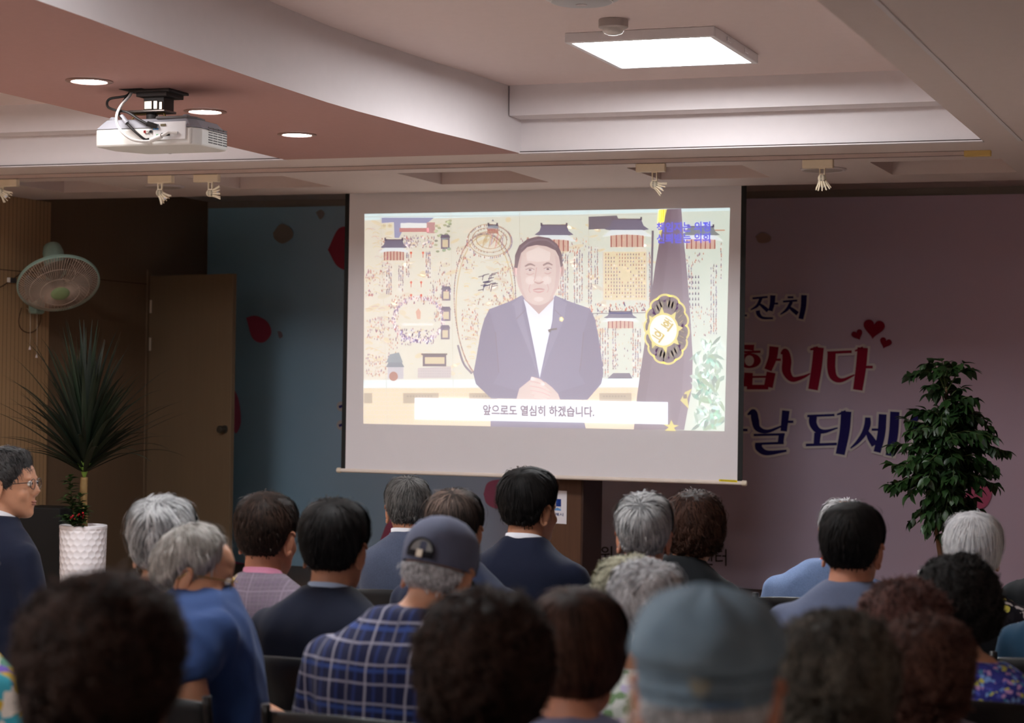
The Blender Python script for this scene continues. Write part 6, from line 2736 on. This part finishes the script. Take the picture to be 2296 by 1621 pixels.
p = person('silver-haired woman in a white and green print, in front of the ash blonde head', 1452, 1252, 4.93, yaw=4, hyaw=4, bs=.90, hair=H(PERM, HSL, fly=0.05, curl=.45, top=0.024, side=0.012, nape=.02, tonepatch=.9, slen=.07), hairtop=.03, top=FLOR_W, top_kind='blouse', skin=0, lean=(0, .08))
seat_for(p, 'black chair of the silver-haired woman')
p = person('man in a light blue jacket with a red collar, half hidden by a black-haired man', 1893, 1115, 7.75, yaw=0, hyaw=14, hair=H(MAN, HSL, line='receded', top=.010, side=.014, bald=(180, 70, 24), tonepatch=.3), hairtop=.010, top=LBLUE, collar=RED_C, skin=0, hoff=(.06, 0), collar_h=.026, extra=gold_glasses, bs=1.0, hs=1.06)
seat_for(p, 'black chair of the man in the light blue jacket')
p = person('black-haired man in a grey-blue jacket in front of the light blue jacket', 1912, 1126, 6.1, yaw=0, hyaw=-2, hair=H(MAN, HK, top=0.018, side=0.009, crown=(184, 52, 20, 1.2), slen=.05), hairtop=.019, top=GBLUE, collar=None, skin=2, bs=1.04, neckw=1.1, hoff=(0, 0), trousers=(90, 96, 120), hs=1.06)
seat_for(p, 'black chair of the man in the grey-blue jacket')
p = person('white-haired woman in a black floral top below the indoor tree', 2184, 1145, 6.9, yaw=0, hyaw=6, bs=.92, hair=H(MAN, HWH, line='woman', top=0.026, side=0.014, nape=.012, slen=.08, tonepatch=.35, n=4200, whorl=(182, 68), lump=.004, width=.0012), hairtop=.030, top=FLOR_K, top_kind='blouse', skin=0, hs=1.02)
seat_for(p, 'black chair of the white-haired woman')
p = person('woman with curly black hair and a blue floral blouse', 2148, 1243, 5.4, yaw=2, hyaw=4, bs=.94, hair=H(PERM, HCB, top=0.034, side=0.04, nape=.034, lump=0.012, curl=1.0), hairtop=.040, top=FLOR_B, top_kind='blouse', skin=0, hoff=(-.05, .02))
seat_for(p, 'black chair under the blue floral blouse')
p = person('woman with reddish brown curls, in front of the curly black hair', 2026, 1300, 4.68, yaw=0, hyaw=0, bs=.9, hair=H(PERM, HRB, top=0.03, side=0.03, nape=.03, lump=.015), hairtop=.034, top=cloth('plum_top', (84, 58, 70)), top_kind='blouse', skin=0)
seat_for(p, 'black chair of the woman with reddish brown curls')
p = person('woman with brown permed hair and a pink striped top, nearest below the reddish curls', 2076, 1380, 3.94, yaw=0, hyaw=-4, bs=.88, hair=H(PERM, hair_material('hair_mid_brown', C(42, 27, 24), C(122, 84, 72), .5), top=0.026, lump=.012, side=0.011, nape=.026), hairtop=.030, top=STRIPE_P, top_kind='blouse', skin=0, hs=0.95)
seat_for(p, 'black chair of the woman in the pink striped top')
p = person('woman with smoky dark grey hair beside the blue cap', 1880, 1366, 3.2, yaw=0, hyaw=2, bs=.9, hair=H(PERM, HSM, top=0.028, side=0.012, nape=.028, lump=.012, tonepatch=.7, curl=.8), hairtop=.034, top=cloth('dark_grey_top', (52, 50, 54)), top_kind='blouse', skin=0, hs=0.95)
seat_for(p, 'black chair of the woman with smoky dark grey hair')
p = person('woman with a rounded dark brown perm in the lower middle', 1088, 1318, 3.32, yaw=0, hyaw=0, bs=.9, hair=H(PERM, HPM, top=0.036, side=0.029, nape=.030, lump=.012, curl=0.8, asym=.05), hairtop=.042, top=cloth('taupe_top', (120, 96, 92)), top_kind='blouse', skin=0)
seat_for(p, 'black chair of the woman with the rounded dark perm')
p = person('woman with smooth brown bobbed hair between the dark perm and the blue cap', 1296, 1312, 4.1, yaw=0, hyaw=-6, bs=.9, hair=H(MAN, HCH, line='bob', top=0.026, side=0.02, nape=0.02, slen=.12, n=3800, gravity=.8, fly=0.03, tonepatch=.6), hairtop=.030, top=GREYP, top_kind='blouse', skin=2)
seat_for(p, 'black chair of the woman with bobbed brown hair')


# man in the washed blue cap
def field_cap(th, Mh, B, S):
    t = NT('washed_blue_cap')
    v = t.coord()
    n = t.noise(v, 16, 4)
    t.set(t.mix(n, C(84, 102, 118), C(136, 156, 170)), .85, spec=.15)
    t.bump(t.noise(v, 240, 2), .3, .002)
    m = t.m
    rows = [(.000, .079, .100, .106), (.010, .0805, .102, .108), (.024, .081, .102, .1085), (.038, .0815, .102, .109), (.044, .0835, .105, .112), (.048, .0885, .111, .118), (.056, .0905, .113, .121), (.073, .089, .110, .119), (.093, .080, .099, .108), (.110, .063, .078, .086), (.121, .041, .050, .056), (.1265, .018, .022, .026), (.128, .003, .004, .005)]
    cp = cap_dome(th, Mh, m, rows, 'cap', seed=4, lump=.006)
    mb = MB()
    seg = 48
    for z, dr in ((.014, .0012), (.034, .0012)):
        mb.tube([Mh @ Vector(((.0822) * math.cos(2 * PI * k / seg), (.103 if math.sin(2 * PI * k / seg) > 0 else .110) * math.sin(2 * PI * k / seg) - .004, z)) for k in range(seg + 1)], .0012, 5, cap=False)
    mb.build('stitching', cloth('cap_stitch', (70, 84, 98)), cp, smooth='all')
    # small crest low on the back of the band, brand-free, and pale stitches below it
    P_ = []
    mb = MB()
    def bk(x, z, o=.0016):
        y = -.1095 * math.sqrt(max(0, 1 - (x / .082) ** 2)) - .004 - o
        return Mh @ Vector((x, y, z))
    for cx_, cz, rx_, rz_ in ((.0, .026, .011, .009), (-.006, .032, .006, .005), (.007, .030, .005, .006)):
        ring = [bk(cx_ + rx_ * math.cos(q), cz + rz_ * math.sin(q)) for q in [2 * PI * k / 18 for k in range(18)]]
        mb.add(ring, [tuple(range(18))])
    mb.build('cap_crest', paint('crest_grey', C(126, 124, 112), .7), cp)
    mb = MB()
    for k in range(6):
        x = .006 + k * .007
        mb.add([bk(x, .003), bk(x + .005, .003), bk(x + .005, .008), bk(x, .008)], [(0, 1, 2, 3)])
    mb.build('cap_mark', paint('mark_blue', C(80, 116, 160), .7), cp)
    vs, fs = [], []
    for j in range(7):
        for i in range(17):
            u, vv = i / 16 * 2 - 1, j / 6
            vs.append(Mh @ Vector((u * .084 * (1 - .1 * vv * vv), .106 * math.sqrt(max(0, 1 - (u * .97) ** 2)) + vv * .062 * (1 - .3 * u * u), .004 - .024 * u * u - .016 * vv)))
    for j in range(6):
        for i in range(16):
            a = j * 17 + i
            fs.append((a, a + 1, a + 18, a + 17))
    mb = MB()
    mb.add(vs, fs)
    o = mb.build('cap_peak', m, cp, smooth='all')
    o.modifiers.new('s', 'SOLIDIFY').thickness = .004
    mb = MB()
    mb.ball(Mh @ Vector((-.0905, -.002, -.030)), (.006, .008, .009), 14, 10)
    mb.tube([Mh @ Vector((-.0915, -.004, -.022)), Mh @ Vector((-.086, -.016, .012))], .0025, 8)
    mb.build('hearing_aid', paint('hearing_aid_white', C(226, 222, 216), .3, bump=0), th, smooth='all')


p = person('man in a washed blue field cap with a white hearing aid, closest to the camera', 1588, 1300, 2.57, yaw=0, hyaw=11, hs=1.08, bs=1.05, hair=H(MAN, HSL, top=.002, side=.007, nape=.012, slen=.03, n=3200, width=.0011, tonepatch=.3, maxel=1), hairtop=.018, top=cloth('grey_green_shirt', (110, 116, 112)), top_kind='shirt', skin=2, extra=field_cap)
seat_for(p, 'black chair of the man in the washed blue cap')
p = person('woman with a large round dark brown perm in the lower left', 234, 1284, 2.76, yaw=0, hyaw=0, bs=.95, hair=H(PERM, HPM, top=0.034, side=0.024, nape=0.028, lump=.009, curl=.9, fly=0.08, n=3800), hairtop=.040, top=cloth('black_knit', (40, 38, 44)), top_kind='blouse', skin=1)
seat_for(p, 'black chair of the woman with the large round perm')
p = person('woman with grey curls and a multicoloured blouse, cut off by the left picture edge', -130, 1170, 4.6, yaw=0, hyaw=0, bs=.96, hair=H(PERM, hair_material('hair_pepper_grey', C(60, 58, 56), C(150, 146, 142), .5), top=.036, side=.036, nape=.03), hairtop=.034, top=MULTI, top_kind='blouse', skin=0, hoff=(-.03, 0))
seat_for(p, 'black chair of the woman in the multicoloured blouse')
p = person('person in a teal top at the right picture edge, head outside the frame', 2420, 1170, 6.15, yaw=0, hyaw=0, bs=.95, hair=H(PERM, HCB), hairtop=.03, top=TEAL, top_kind='blouse', skin=0)
seat_for(p, 'black chair of the person in the teal top')
p = person('person in a black jacket at the right picture edge, beside the indoor tree', 2400, 1125, 7.5, yaw=0, hyaw=0, hair=H(MAN, HK), hairtop=.02, top=BLACKJ, skin=1)
seat_for(p, 'black chair of the person in the black jacket by the right edge')

# an empty chair between the rows
_e = dep(420, 1596, 4.38)
c = copy_tree(CH0)
c.location = (_e.x, _e.y + .16, 0)
c.rotation_euler = (0, 0, .02)
tag(c, 'empty black chair at the bottom edge, in front of the blue shirt', 'chair', 'black audience chairs')
